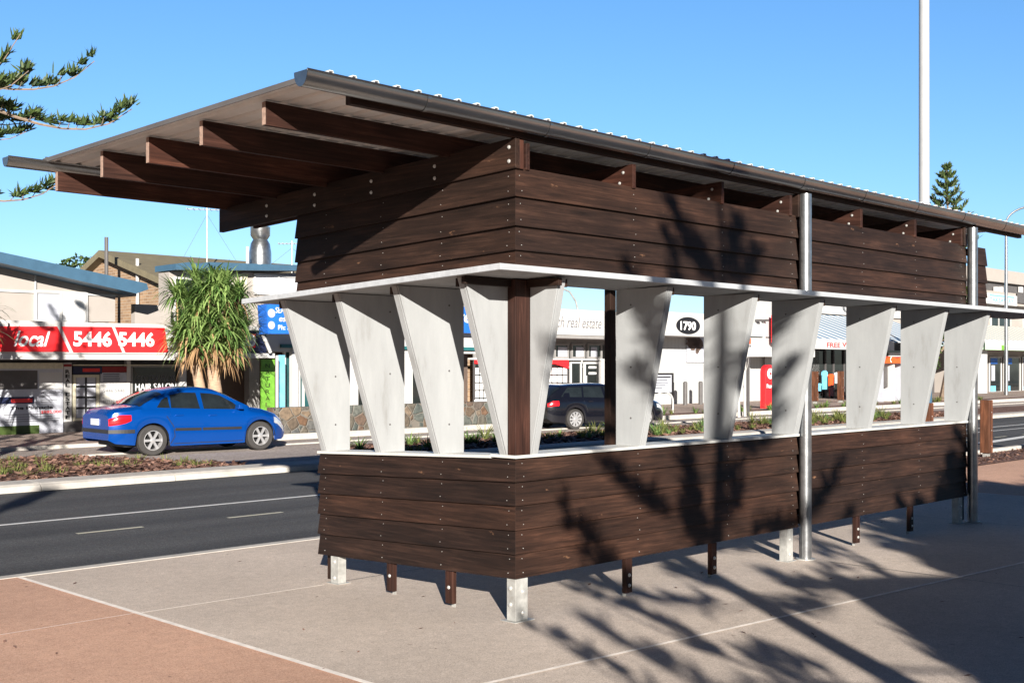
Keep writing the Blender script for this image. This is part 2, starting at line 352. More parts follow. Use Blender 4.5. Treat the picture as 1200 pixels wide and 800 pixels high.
BASE = {}
def build(mb, name, m, parent, smooth=False, bevel=0.0, label=None, base=None):
    if isinstance(m, str): m = M[m]
    b = BASE.get(parent.name, (0, 0, 0)) if base is None else base
    me = mb.mesh(name, m, b, smooth)
    o = bpy.data.objects.new(name, me); COL.objects.link(o); o.parent = parent
    BASE[o.name] = b
    if bevel:
        md = o.modifiers.new('bevel', 'BEVEL'); md.width = bevel; md.segments = 2; md.limit_method = 'ANGLE'
    if label: o['label'] = label
    return o
def thing(name, label, cat, base=(0, 0, 0), group=None, rot=0.0, local=False):
    o = bpy.data.objects.new(name, None); COL.objects.link(o); o.empty_display_size = 0.2
    o.location = S2W(*base); o.rotation_euler = (0, 0, PHI+rot)
    o['label'] = label; o['category'] = cat
    if group: o['group'] = group
    BASE[o.name] = (0, 0, 0) if local else tuple(base)
    return o
def one(mb, name, label, cat, m, base=(0, 0, 0), group=None, rot=0.0, local=False, smooth=False, kind=None):
    if isinstance(m, str): m = M[m]
    me = mb.mesh(name, m, (0, 0, 0) if local else base, smooth)
    o = bpy.data.objects.new(name, me); COL.objects.link(o)
    o.location = S2W(*base); o.rotation_euler = (0, 0, PHI+rot)
    if label: o['label'] = label
    if cat: o['category'] = cat
    if group: o['group'] = group
    if kind: o['kind'] = kind
    return o
def struct(mb, name, m):
    return one(mb, name, None, None, m, kind='structure')
def copy_thing(o, base, rot=None, label=None):
    c = o.copy(); COL.objects.link(c); c.location = S2W(*base)
    if rot is not None: c.rotation_euler = (0, 0, PHI+rot)
    if label: c['label'] = label
    def rec(src, dst):
        for ch in [q for q in bpy.data.objects if q.parent == src]:
            d = ch.copy(); COL.objects.link(d); d.parent = dst; rec(ch, d)
    rec(o, c)
    return c

def text_mesh(s, bold=0.0, shear=0.0, spacing=1.0):
    cu = bpy.data.curves.new('txt', 'FONT'); cu.body = s; cu.offset = bold; cu.extrude = 0.0; cu.shear = shear
    cu.space_character = spacing; cu.resolution_u = 3
    o = bpy.data.objects.new('txt', cu); COL.objects.link(o)
    bpy.context.view_layer.update()
    me = bpy.data.meshes.new_from_object(o.evaluated_get(bpy.context.evaluated_depsgraph_get()))
    bpy.data.objects.remove(o); bpy.data.curves.remove(cu)
    vs = [tuple(v.co) for v in me.vertices]; fs = [tuple(p.vertices) for p in me.polygons]
    bpy.data.meshes.remove(me)
    return vs, fs
def text_uz(s, u0, u1, z0, z1, v, m, parent, bold=0.0, shear=0.0, spacing=1.0, name='lettering'):
    vs, fs = text_mesh(s, bold, shear, spacing)
    xs = [p[0] for p in vs]; ys = [p[1] for p in vs]
    ax, bx, ay, by = min(xs), max(xs), min(ys), max(ys)
    mb = MB(); mb.add([(u0+(p[0]-ax)/(bx-ax)*(u1-u0), v, z0+(p[1]-ay)/(by-ay)*(z1-z0)) for p in vs], fs)
    return build(mb, name, m, parent)
def text_px(s, x0, y0, x1, y1, v, m, parent, **kw):
    um = usol((x0+x1)/2, v); Y = OY+um*SP+v*CP
    zz = lambda y: EYE+(HZ-y)*Y/F_
    return text_uz(s, usol(x0, v), usol(x1, v), zz(y1), zz(y0), v, m, parent, **kw)
def rect(mb, x0, y0, x1, y1, v, d=0.05):
    """a slab facing the road: picture rectangle laid on the plane v, thickness d behind it"""
    um = usol((x0+x1)/2, v); Y = OY+um*SP+v*CP
    zz = lambda y: max(EYE+(HZ-y)*Y/F_, 0.0)
    mb.box(usol(x0, v), usol(x1, v), v, v+d, zz(y1), zz(y0))
def rpart(name, m, parent, x0, y0, x1, y1, v, d=0.05, label=None):
    mb = MB(); rect(mb, x0, y0, x1, y1, v, d); return build(mb, name, m, parent, label=label)
# ================================================================== GROUND AND ROAD
def sheet(u0, u1, v0, v1, z, name, m):
    mb = MB(); mb.add([(u0, v0, z), (u1, v0, z), (u1, v1, z), (u0, v1, z)], [(0, 1, 2, 3)]); return struct(mb, name, m)
sheet(-400, 600, -300, 700, -0.05, 'ground', 'land')
V0 = 4.90; V1 = 12.33
sheet(-1.91, 11.9, -40, V0-0.14, 0.0, 'plaza_paving', 'plaza')
mb = MB()
mb.add([(-60, -40, 0), (-1.91, -40, 0), (-1.91, V0-0.14, 0), (-60, V0-0.14, 0)], [(0, 1, 2, 3)])
mb.add([(11.9, -40, 0), (70, -40, 0), (70, V0-1.4, 0), (11.9, V0-1.4, 0)], [(0, 1, 2, 3)])
struct(mb, 'terracotta_paving', 'red')
sheet(-120, 200, V0, V1+0.2, -0.006, 'road', 'asphalt')
mb = MB(); mb.box(-120, 12.2, V0-0.14, V0, -0.1, 0.006); mb.box(12.2, 200, V0-0.14, V0, -0.1, 0.09)
struct(mb, 'near_road_edge', 'kerb')
# near verge of mulch at the right
sheet(11.9, 70, V0-1.4, V0-0.14, 0.01, 'near_garden_bed', 'soil')
# joints
mb = MB()
def strip(mb, a, b, w, z=0.004):
    a = Vector((a[0], a[1], z)); b = Vector((b[0], b[1], z)); d = (b-a).normalized(); n = Vector((-d.y, d.x, 0))*w/2
    mb.add([a-n, b-n, b+n, a+n], [(0, 1, 2, 3)])
strip(mb, (-1.91, -12), (-1.91, V0-0.14), 0.05)
strip(mb, (-1.88, 2.42), (-0.1, 2.36), 0.022)
strip(mb, (-1.88, -1.06), (11.9, -2.3), 0.038)
strip(mb, (-12, 2.46), (-1.94, 2.44), 0.012)
strip(mb, (11.9, -12), (11.9, V0-1.4), 0.04)
struct(mb, 'paving_joint', 'joint')
mb = MB()
strip(mb, (4.3, 0.3), (4.3, V0-0.14), 0.012); strip(mb, (8.45, -12), (8.45, V0-0.14), 0.012); strip(mb, (4.3, -12), (4.3, -0.3), 0.012)
strip(mb, (0.0, 2.38), (11.9, 2.3), 0.012)
struct(mb, 'saw_cut', 'dgrey')
# road markings
mb = MB(); strip(mb, (-60, 8.62), (120, 8.62), 0.10, -0.002)
struct(mb, 'road_edge_line', 'line')
mb = MB()
for k in range(-20, 50):
    u0 = -0.2+2.08*k*1.0
    strip(mb, (u0, 7.2), (u0+0.86, 7.2), 0.085, -0.002)
struct(mb, 'road_dash_line', 'yline')
mb = MB()
for k in range(4):
    strip(mb, (24+k*1.2, 10.2), (24.7+k*1.2, 11.4), 0.25, -0.002)
strip(mb, (22, 9.6), (60, 9.6), 0.12, -0.002); strip(mb, (24, 6.4), (30, 6.9), 0.3, -0.002)
struct(mb, 'road_chevron_marking', 'line')
# far kerb: rounded concrete, with joints between castings
mb = MB(); kw = 0.62
prof = [(0.0, -0.1), (0.0, 0.035), (0.03, 0.085), (0.10, 0.12), (kw-0.03, 0.135), (kw, 0.12), (kw, -0.1)]
u = -80
while u < 150:
    mb.prism(prof, lambda a, b, u=u: (u+0.006, V1+a, b), lambda a, b, u=u: (u+2.39, V1+a, b)); u += 2.4
struct(mb, 'far_kerb', 'kerb')
# mulch beds on the far side
BV0, BV1 = V1+kw, 16.2
def bed(poly, z, name):
    mb = MB(); mb.add([(a, b, z) for a, b in poly], [tuple(range(len(poly)))]); return struct(mb, name, 'soil')
bedL = [(-60, BV0), (5.9, BV0), (6.1, BV0+0.7), (5.4, BV0+2.6), (4.6, BV0+5.2), (-60, BV0+5.2)]
bed(bedL, 0.10, 'garden_bed')
bedR = [(9.2, BV0), (120, BV0), (120, BV1), (10.6, BV1), (9.2, BV0+0.7)]
bed(bedR, 0.10, 'garden_bed')
sheet(-80, 150, BV0, 18.95, 0.0, 'parking_lane', 'bay')
sheet(-80, 150, 18.95, 21.8, 0.001, 'parking_bay', 'bay')
mb = MB(); mb.box(-80, 150, 18.8, 19.05, -0.05, 0.035); struct(mb, 'bay_edging', 'kerb')
sheet(-80, 150, 21.8, 60, 0.06, 'footpath', 'path')
mb = MB(); mb.box(9.0, 150, 20.55, 20.75, -0.05, 0.16); mb.box(-80, 9.0, 21.68, 21.8, -0.05, 0.09); struct(mb, 'footpath_kerb', 'kerb')
bed([(27, 20.75), (150, 20.75), (150, 22.2), (27, 22.2)], 0.13, 'garden_bed')

# mulch chips and ground cover: nobody could count them
def inpoly(p, poly):
    c = False; n = len(poly)
    for i in range(n):
        a, b = poly[i], poly[(i+1) % n]
        if (a[1] > p[1]) != (b[1] > p[1]) and p[0] < (b[0]-a[0])*(p[1]-a[1])/(b[1]-a[1])+a[0]: c = not c
    return c
def chips(n, u0, u1, v0, v1, poly, name, label, zb=0.10, s0=0.03, s1=0.09):
    mb = MB()
    for _ in range(n):
        a, b = random.uniform(u0, u1), random.uniform(v0, v1)
        if poly and not inpoly((a, b), poly): continue
        z = zb+random.uniform(0.0, 0.045); s = random.uniform(s0, s1); w = s*random.uniform(0.3, 0.6)
        an = random.uniform(0, math.pi); tl = random.uniform(-0.5, 0.5)
        d = Vector((math.cos(an), math.sin(an), tl))*s/2; e = Vector((-math.sin(an), math.cos(an), random.uniform(-0.5, 0.5)))*w/2
        c = Vector((a, b, z)); mb.add([c-d-e, c+d-e, c+d+e, c-d+e], [(0, 1, 2, 3)])
    return one(mb, name, label, 'mulch', 'chip', kind='stuff')
chips(9000, -8, 6.1, BV0+0.02, BV0+5.2, bedL, 'bark_mulch', 'reddish bark mulch in the bed beside the blue car', s0=0.05, s1=0.16)
chips(9000, 9.2, 40, BV0+0.02, BV1, bedR, 'bark_mulch', 'brown bark mulch in the long bed behind the far kerb', s0=0.06, s1=0.2)
chips(1500, 11.95, 24, V0-1.38, V0-0.2, None, 'bark_mulch', 'bark mulch strip beside the near edge of the road', zb=0.01)
mb = MB()
for _ in range(260):
    cu, cv = random.uniform(-8, 5.6), BV0+random.choice([random.uniform(0.7, 2.4), random.uniform(1.6, 4.8)])
    if not inpoly((cu, cv), bedL) or random.random() < 0.35+0.3*math.sin(cu*1.7): continue
    for _ in range(26):
        an = random.uniform(0, 6.28); r_ = random.uniform(0, 0.16)
        mb.blade((cu+r_*math.cos(an), cv+r_*math.sin(an), 0.10), (math.cos(an), math.sin(an), 0), random.uniform(0.7, 2.5), random.uniform(0.08, 0.2), 0.014, 0.8, 2)
one(mb, 'ground_cover', 'low tufty green ground cover in the bed beside the blue car', 'ground cover', 'grass', kind='stuff')

mb = MB(); random.seed(77)
for _ in range(420):
    a_, b_ = random.uniform(-7, 12), random.uniform(-6, V0-0.2)
    s = random.uniform(.012, .035); an = random.uniform(0, 6.28); d = Vector((math.cos(an), math.sin(an), .15))*s; e = Vector((-math.sin(an), math.cos(an), .2))*s*.35; c = Vector((a_, b_, .006))
    mb.add([c-d, c-e, c+d, c+e], [(0, 1, 2, 3)])
one(mb, 'fallen_leaves', 'tiny dry leaf bits scattered over the paving around the shelter', 'leaf litter', 'chip', kind='stuff')
# strappy clumps in the long bed: individuals
def clump(n=34, L=0.5):
    mb = MB()
    for _ in range(n):
        an = random.uniform(0, 6.28); r_ = random.uniform(0, 0.07)
        mb.blade((r_*math.cos(an), r_*math.sin(an), 0), (math.cos(an), math.sin(an), 0), random.uniform(0.7, 3), random.uniform(0.5, 1.0)*L, 0.026, 1.3, 4)
    return mb
cl = [clump(34, .62).mesh('grass_clump', M['grass']), clump(46, .45).mesh('grass_clump', M['pandan']), clump(40, .36).mesh('grass_clump', M['grass'])]
u = 9.9; k = 0
while u < 36:
    vv = random.choice([BV0+0.5, BV0+1.1, BV0+1.7, BV0+2.5])
    o = bpy.data.objects.new('grass_clump', cl[random.choice([0, 1, 2])]); COL.objects.link(o)
    o.location = S2W(u, vv, 0.10); o.rotation_euler = (0, 0, random.uniform(0, 6)); s = random.uniform(0.7, 1.25); o.scale = (s, s, s)
    o['label'] = 'strappy green grass clump in the mulch bed behind the far kerb'; o['category'] = 'grass clump'; o['group'] = 'grass clumps in the long mulch bed'
    u += random.uniform(0.13, 0.34)
u = 28
while u < 60:
    o = bpy.data.objects.new('low_shrub', cl[random.choice([1, 2])]); COL.objects.link(o)
    o.location = S2W(u, random.uniform(20.9, 21.9), 0.13); o.rotation_euler = (0, 0, random.uniform(0, 6)); s = random.uniform(0.8, 1.3); o.scale = (s, s, s)
    o['label'] = 'low leafy plant in the narrow bed in front of the shops'; o['category'] = 'shrub'; o['group'] = 'low plants in front of the shops'
    u += random.uniform(0.5, 1.1)

# ================================================================== THE SHELTER
K = 0.036                                  # the whole frame falls slightly towards the road
def zs(v, z): return z - K*v
sh = thing('roadside_shelter', 'large dark timber roadside shelter with white tapered fins and a flat metal roof', 'shelter', (0, 0, 0))

ORG = 0.0
def cladding(axis, a0, a1, levels, mitre, name):
    """lapped boards; axis 'u' = long wall (faces -v), 'v' = end wall (faces -u). levels from top to bottom"""
    mb = MB(); T = 0.024
    for i in range(len(levels)-1):
        zt, zb = levels[i]+0.022, levels[i+1]
        nt_, nb = -0.030, 0.002 + random.uniform(-0.003, 0.005)
        ring = [(nt_, zt), (nt_-T, zt), (nb-T, zb), (nb, zb)]           # outward distance, height
        pts = []
        for end, a in ((0, a0), (1, a1)):
            for n, z in ring:
                aa = -n if (end == 0 and mitre) else a
                if axis == 'u': pts.append((aa, -n, zs(-n, z)))
                else:           pts.append((-n, aa, zs(aa, z)))
        ox, oy = random.uniform(0, 60), random.uniform(0, 60)
        gc = [((p[0] if axis == 'u' else p[1])+ox, p[2]+oy, oy) for p in pts]
        mb.add(pts, [(0, 1, 2, 3), (7, 6, 5, 4), (0, 3, 7, 4), (3, 2, 6, 7), (2, 1, 5, 6), (1, 0, 4, 5)], gc)
    o = build(mb, name, 'wood', sh, bevel=0.0025)
    return o
NAIL = {}
for ax in 'xy':
    _m = MB(); _m.lathe([(0.0036, 0.002), (0.0036, -0.003), (0.0001, -0.0035)], (0, 0, 0), 6, ax); NAIL[ax] = _m.mesh('nail_head', M['galvmatte'])
def put(mesh, name, parent, loc):
    o = bpy.data.objects.new(name, mesh); COL.objects.link(o); o.parent = parent; o.location = loc; return o
def nails(parent, axis, spots, levels):
    for a in spots:
        for i in range(len(levels)-1):
            h = levels[i]-levels[i+1]
            for f in (0.22, 0.78):
                z = levels[i]-f*h; n = -0.030+0.032*f+0.002; aj = a+random.uniform(-.008, .008)
                put(NAIL['y' if axis == 'u' else 'x'], 'nail_head', parent, (aj, -n, zs(0, z)) if axis == 'u' else (-n, aj, zs(aj, z)))
LOW = [1.28, 1.098, 0.911, 0.718, 0.531, 0.339]
UPP = [3.557, 3.34, 3.11, 2.919, 2.738]
lw = cladding('v', 0, 2.60, LOW, True, 'lower_cladding'); nails(lw, 'v', (0.09, 0.88, 1.66, 2.5), LOW)
l1 = cladding('u', 0, 4.205, LOW, True, 'lower_cladding'); nails(l1, 'u', (0.09, 1.56, 2.93, 4.1), LOW)
l2 = cladding('u', 4.36, 8.335, LOW, False, 'lower_cladding'); nails(l2, 'u', (4.45, 5.6, 7.0, 8.25), LOW)
uw = cladding('v', 0, 2.97, UPP, True, 'upper_cladding'); nails(uw, 'v', (0.09, 0.88, 1.66, 2.5), UPP)
u1_ = cladding('u', 0, 4.195, UPP, True, 'upper_cladding'); nails(u1_, 'u', (0.07, 1.50, 2.85, 4.08), UPP)
u2_ = cladding('u', 4.36, 8.325, UPP, False, 'upper_cladding'); nails(u2_, 'u', (4.45, 5.6, 6.9, 8.2), UPP)
u3_ = cladding('u', 8.50, 8.97, UPP, False, 'upper_cladding')
# inner framing of both walls (dark studs and lining behind the boards)
mb = MB()
for z0, z1 in ((0.36, 0.45), (1.19, 1.275)):
    mb.box(0.06, 8.33, 0.062, 0.105, z0, z1, zs); mb.box(0.062, 0.105, 0.11, 2.60, z0, z1, zs)
for z0, z1 in ((2.745, 2.85), (3.46, 3.545)):
    mb.box(0.06, 8.97, 0.062, 0.105, z0, z1, zs); mb.box(0.062, 0.105, 0.11, 2.97, z0, z1, zs)
build(mb, 'wall_rail', 'wood', sh)
# corner post (hardwood) standing between sill and shelf
def wpart(name, m, bx, bevel=0.004, zf=None, parent=None, gaxis=None, label=None):
    mb = MB(); mb.box(*bx, zf=zf, gaxis=gaxis); return build(mb, name, m, parent or sh, bevel=bevel, label=label)
wpart('corner_post', 'woodred', (0.0, 0.17, 0.0, 0.088, 1.285, 2.69))
# posts on the open back
for pu, pv in ((4.30, 2.62), (8.2, 2.62)):
    wpart('back_post', 'wood', (pu-0.055, pu+0.055, pv-0.045, pv+0.045, 0.0, 3.62))
wpart('back_post', 'wood', (0.11, 0.19, 2.52, 2.60, 0.0, 3.62))
# sill plates
wpart('sill', 'sill', (-0.012, 4.205, -0.012, 0.27, 1.283, 1.308), 0.003)
wpart('sill', 'sill', (4.36, 8.335, -0.012, 0.27, 1.283, 1.308), 0.003)
wpart('sill', 'sill', (-0.012, 0.27, 0.272, 2.60, 1.283, 1.308), 0.003, zs)
# fins
def fin(axis, c, top):
    """tapered slab standing across the wall line at c; two skins on a core so a thin groove shows along the raking edge"""
    th = 0.085; g0, g1 = 0.012, 0.019
    tp = lambda c_: 2.692 - (K*c_ if axis == 'v' else 0)
    bt = lambda c_: 1.306 - (K*c_ if axis == 'v' else 0)
    def layer(mb, t0, t1, ins):
        poly = [(0.0-ins, bt(c)), (top-ins, tp(c)), (-0.27+ins, tp(c)), (-0.27+ins, bt(c))]
        if axis == 'u': mb.prism(poly, lambda n, z: (c+t0, -n, z), lambda n, z: (c+t1, -n, z))
        else: mb.prism(poly, lambda n, z: (-n, c+t0, z), lambda n, z: (-n, c+t1, z))
    mb = MB(); layer(mb, 0, 0.014, 0.0); layer(mb, 0.014, 0.022, 0.014); layer(mb, 0.022, th, 0.0)
    o = build(mb, 'fin', 'fin', sh, bevel=0.002)
    mb = MB()
    for z in (1.55, 2.0, 2.55):
        n = -0.10
        if axis == 'u': mb.lathe([(0.009, 0.002), (0.009, -0.002), (0.0001, -0.003)], (c, -n, z), 8, 'x')
        else: mb.lathe([(0.009, 0.002), (0.009, -0.002), (0.0001, -0.003)], (-n, c, z-K*c), 8, 'y')
    build(mb, 'fixing', 'dgrey', o)
    # dark packer under the shelf at the head of the raking edge
    return o
FU = (0.172, 1.56, 2.90, 4.12, 5.69, 7.03, 8.25); FV = (0.09, 0.88, 1.66, 2.46)
for c in FU: fin('u', c, 0.30)
for c in FV: fin('v', c, 0.46)
# hardwood cleats at each fin head
for c in FU: wpart('head_cleat', 'wood', (c+0.088, c+0.115, -0.29, 0.25, 2.625, 2.690), 0.003)
for c in FV: wpart('head_cleat', 'wood', (-0.45, 0.25, c+0.088, c+0.115, 2.625, 2.690), 0.003, zs)
wpart('head_cleat', 'wood', (-0.50, -0.002, 0.042, 0.086, 2.63, 2.690), 0.003)
wpart('head_cleat', 'wood', (0.125, 0.169, -0.34, -0.003, 2.63, 2.690), 0.003)
# shelf: folded plate with downturned rim, ring shaped
mb = MB(); a, b = 0.60, 0.43
mb.box(-a, 10.6, -b, 0.30, 2.715, 2.732, zs); mb.box(-a, 0.30, 0.302, 2.95, 2.715, 2.732, zs)
shf = build(mb, 'shelf', 'shelf', sh)
mb = MB()
mb.box(-a-0.004, 10.6, -b-0.004, -b, 2.690, 2.734, zs); mb.box(-a-0.004, -a, -b, 2.95, 2.690, 2.734, zs)
mb.box(-a, 10.6, -b, -b+0.035, 2.690, 2.694, zs); mb.box(-a, -a+0.035, -b+0.036, 2.95, 2.690, 2.694, zs)
build(mb, 'shelf_rim', 'shelf', shf)
mb = MB(); mb.box(-a+0.03, 10.55, -b+0.04, 0.29, 2.698, 2.713, zs); mb.box(-a+0.03, 0.29, 0.292, 2.94, 2.698, 2.713, zs)
build(mb, 'shelf_soffit', 'fin', shf)
# legs
BOLT = {}
for ax in 'xy':
    _m = MB(); _m.lathe([(0.0195, 0.001), (0.0195, -0.003), (0.013, -0.0035), (0.013, -0.012), (0.0001, -0.015)], (0, 0, 0), 8, ax); BOLT[ax] = _m.mesh('bolt', M['bolt'])
def bolts(parent, spots, r_=0.013):
    for (p, ax) in spots:
        o = put(BOLT[ax], 'bolt', parent, p); o.scale = (r_/.013,)*3
def galv_leg(u, v, side):
    mb = MB(); w = 0.115
    if side == 'v':
        mb.box(u, u+0.014, v, v+w, 0.0, zs(v, 0.333)); mb.box(u+0.014, u+0.09, v, v+0.012, 0.0, zs(v, 0.333)); mb.box(u-0.03, u+0.12, v-0.03, v+w+0.03, 0.0, 0.006)
    else:
        mb.box(u, u+w, v, v+0.014, 0.0, 0.333); mb.box(u, u+0.012, v+0.014, v+0.09, 0.0, 0.333); mb.box(u-0.03, u+w+0.03, v-0.03, v+0.12, 0.0, 0.006)
    o = build(mb, 'steel_leg', 'galvmatte', sh, bevel=0.002)
    if side == 'v': bolts(o, [((u-0.001, v+w*0.5, 0.05), 'x'), ((u-0.001, v+w*.5, 0.20), 'x')])
    else: bolts(o, [((u+w*.5, v-0.001, 0.07), 'y'), ((u+w*.5, v-0.001, 0.22), 'y')])
galv_leg(0.012, 2.30, 'v')
# corner leg: closed angle with both faces and bolts
mb = MB(); mb.box(0.010, 0.150, 0.010, 0.024, 0, 0.333); mb.box(0.010, 0.024, 0.024, 0.105, 0, 0.333); mb.box(-0.03, 0.19, -0.03, 0.14, 0, 0.006)
o = build(mb, 'steel_leg', 'galvmatte', sh, bevel=0.002)
bolts(o, [((0.095, 0.009, 0.06), 'y'), ((0.095, 0.009, 0.23), 'y'), ((0.009, 0.065, 0.13), 'x'), ((0.009, 0.065, 0.26), 'x')])
galv_leg(4.00, 0.012, 'u'); galv_leg(8.10, 0.012, 'u')
wpart('backing_leg', 'wood', (4.12, 4.15, 0.03, 0.11, 0.03, 0.333)); wpart('backing_leg', 'wood', (8.22, 8.30, 0.03, 0.11, 0.03, 0.333))
def wood_leg(u, v, side):
    w = 0.088
    if side == 'u': bx = (u-w/2, u+w/2, 0.014, 0.060, 0.035, 0.333)
    else: bx = (0.014, 0.060, v-w/2, v+w/2, 0.035, zs(v, 0.333))
    o = wpart('timber_leg', 'woodred', bx)
    mb = MB()
    if side == 'u': mb.box(u-0.02, u+0.02, 0.062, 0.075, 0, 0.3); bolts(o, [((u, 0.013, 0.10), 'y'), ((u, 0.013, 0.19), 'y')], 0.011)
    else: mb.box(0.062, 0.075, v-0.02, v+0.02, 0, 0.3); bolts(o, [((0.013, v, 0.17), 'x')], 0.011)
    build(mb, 'foot_bracket', 'galvmatte', o)
for v in (0.79, 1.56): wood_leg(0, v, 'v')
for u in (1.43, 2.71, 5.49, 6.80): wood_leg(u, 0, 'u')
# round galvanised downpipe columns
for cu in (4.28, 8.41):
    mb = MB(); mb.tube([(cu, -0.035, 0.0), (cu, -0.035, 3.80)], 0.064, 28)
    o = build(mb, 'column', 'galv', sh, smooth=True)
    mb = MB(); mb.lathe([(0.10, 0), (0.10, 0.012), (0.066, 0.013)], (cu, -0.035, 0), 24); build(mb, 'base_plate', 'galvmatte', o)
for a_, b_ in ((4.15, 4.42), (8.29, 8.55)):
    wpart('backing_post', 'wood', (a_, b_, 0.107, 0.145, 2.74, 3.55)); wpart('backing_post', 'wood', (a_, b_, 0.107, 0.145, 0.36, 1.28))
# beams along v under the roof, three of them, the first on the end wall running on past it
for bu, name in ((0.0, 'roof_beam'), (4.20, 'roof_beam'), (8.24, 'roof_beam')):
    mb = MB()
    mb.box(bu, bu+0.05, 0.0, 4.33, 3.560, 3.80, zs)
    bm_ = build(mb, name, 'wood', sh, bevel=0.004)
    if bu == 0.0:
        bolts(bm_, [((-0.001, 0.07, 3.62), 'x'), ((-0.001, 0.07, 3.73), 'x')] + [((-0.001, v, zs(v, z)), 'x') for v in (0.95, 1.80, 2.65, 3.45) for z in (3.62, 3.72)], 0.011)
# second ply beam beneath, seen outside the end wall
# rafters sitting over the boards, their ends showing in the vent slot
for ru in (0.155, 1.50, 2.85, 4.08, 5.57, 6.90, 8.20):
    o = wpart('rafter', 'woodred', (ru-0.022, ru+0.022, 0.012, 3.9, 3.562, 3.775), zf=zs)
    bolts(o, [((ru-0.023, 0.16, 3.62), 'x'), ((ru-0.023, 0.12, 3.71), 'x')], 0.010)
wpart('slot_block', 'woodred', (0.053, 0.10, 0.003, 0.04, 3.560, 3.79)) 
# purlins cantilevering past the end wall, tapered to the fall
for v, zb in ((0.76, 3.743), (1.62, 3.71), (2.46, 3.677), (3.27, 3.652), (4.17, 3.628)):
    mb = MB(); mb.box(-1.79, 10.1, v, v+0.045, zb, 3.925-0.0125*v)
    pu_ = build(mb, 'purlin', 'woodred' , sh, bevel=0.003)
    mb = MB(); mb.box(-1.797, -1.7925, v+0.003, v+0.042, zb+.003, 3.920-0.0125*v); build(mb, 'end_grain', 'endgrain', pu_)
wpart('purlin', 'wood', (-1.62, 10.1, -0.01, 0.05, 3.80, 3.945))
# roof sheet with ribs across
mb = MB(); RU0, RU1 = -1.90, 10.18; RV0, RV1 = -0.045, 4.22
rz = lambda v, z: z-0.0125*v
prof = []; u = RU0
while u < RU1-0.12:
    prof += [(u, 0), (u+0.055, 0), (u+0.075, 0.042), (u+0.105, 0.042), (u+0.125, 0)]; u += 0.195
prof.append((RU1, 0)); zb = 3.940; n = len(prof)
pts = [(p[0], RV0, rz(RV0, zb+p[1]+d)) for d in (0, 0.006) for p in prof] + [(p[0], RV1, rz(RV1, zb+p[1]+d)) for d in (0, 0.006) for p in prof]
fc = []
for i in range(n-1):
    fc += [(i, 2*n+i, 2*n+i+1, i+1), (n+i, n+i+1, 3*n+i+1, 3*n+i), (i, i+1, n+i+1, n+i), (2*n+i, 3*n+i, 3*n+i+1, 2*n+i+1)]
fc += [(0, n, 3*n, 2*n), (n-1, 3*n-1, 4*n-1, 2*n-1)]
mb.add(pts, fc)
rf = build(mb, 'roof_sheet', 'sheet', sh)
# verge flashing
mb = MB(); mb.box(RU0-0.012, RU0-0.004, RV0, RV1, 3.930, 3.968, rz); build(mb, 'verge_flashing', 'dgrey', rf)
mb = MB(); mb.box(RU0+.01, RU1-.01, 4.205, 4.217, 3.84, 3.936); build(mb, 'eave_closure', 'gutter', rf)
# gutters
def gutter(u0, u1, vc, zt, r_, name):
    mb = MB(); N = 14; P = []
    for k in range(N+1):
        a = math.pi + math.pi*k/N; P.append((vc+r_*math.cos(a), zt+1.35*r_*math.sin(a)))
    Q = [(vc+(r_-0.004)*math.cos(math.pi+math.pi*k/N), zt+(1.35*r_-0.004)*math.sin(math.pi+math.pi*k/N)) for k in range(N, -1, -1)]
    ring = P+Q; m_ = len(ring)
    pts = [(u0, a, b) for a, b in ring]+[(u1, a, b) for a, b in ring]
    mb.add(pts, [(i, (i+1) % m_, m_+(i+1) % m_, m_+i) for i in range(m_)])
    for ue in (u0, u1-0.003):
        mb.prism(P, lambda a, b, ue=ue: (ue-0.001, a, b), lambda a, b, ue=ue: (ue+0.004, a, b))
    mb.tube([(u0, P[0][0], zt), (u1, P[0][0], zt)], 0.008, 8)
    o = build(mb, name, 'gutter', sh, smooth=True)
    return o, P
g, P = gutter(-2.085, 10.12, -0.085, 3.928, 0.075, 'front_gutter')
u = -1.05
while u < 10:
    mb = MB(); pts = []
    for du in (0, 0.035):
        for a, b in P: pts.append((u+du, -0.085+(a+0.085)*1.05, 3.928+(b-3.928)*1.045))
    m_ = len(P); mb.add(pts, [(i, i+1, m_+i+1, m_+i) for i in range(m_-1)]); u += 1.28
    build(mb, 'gutter_strap', 'gutter', g)
gutter(-2.26, 10.12, 4.20, 3.885, 0.065, 'back_gutter')
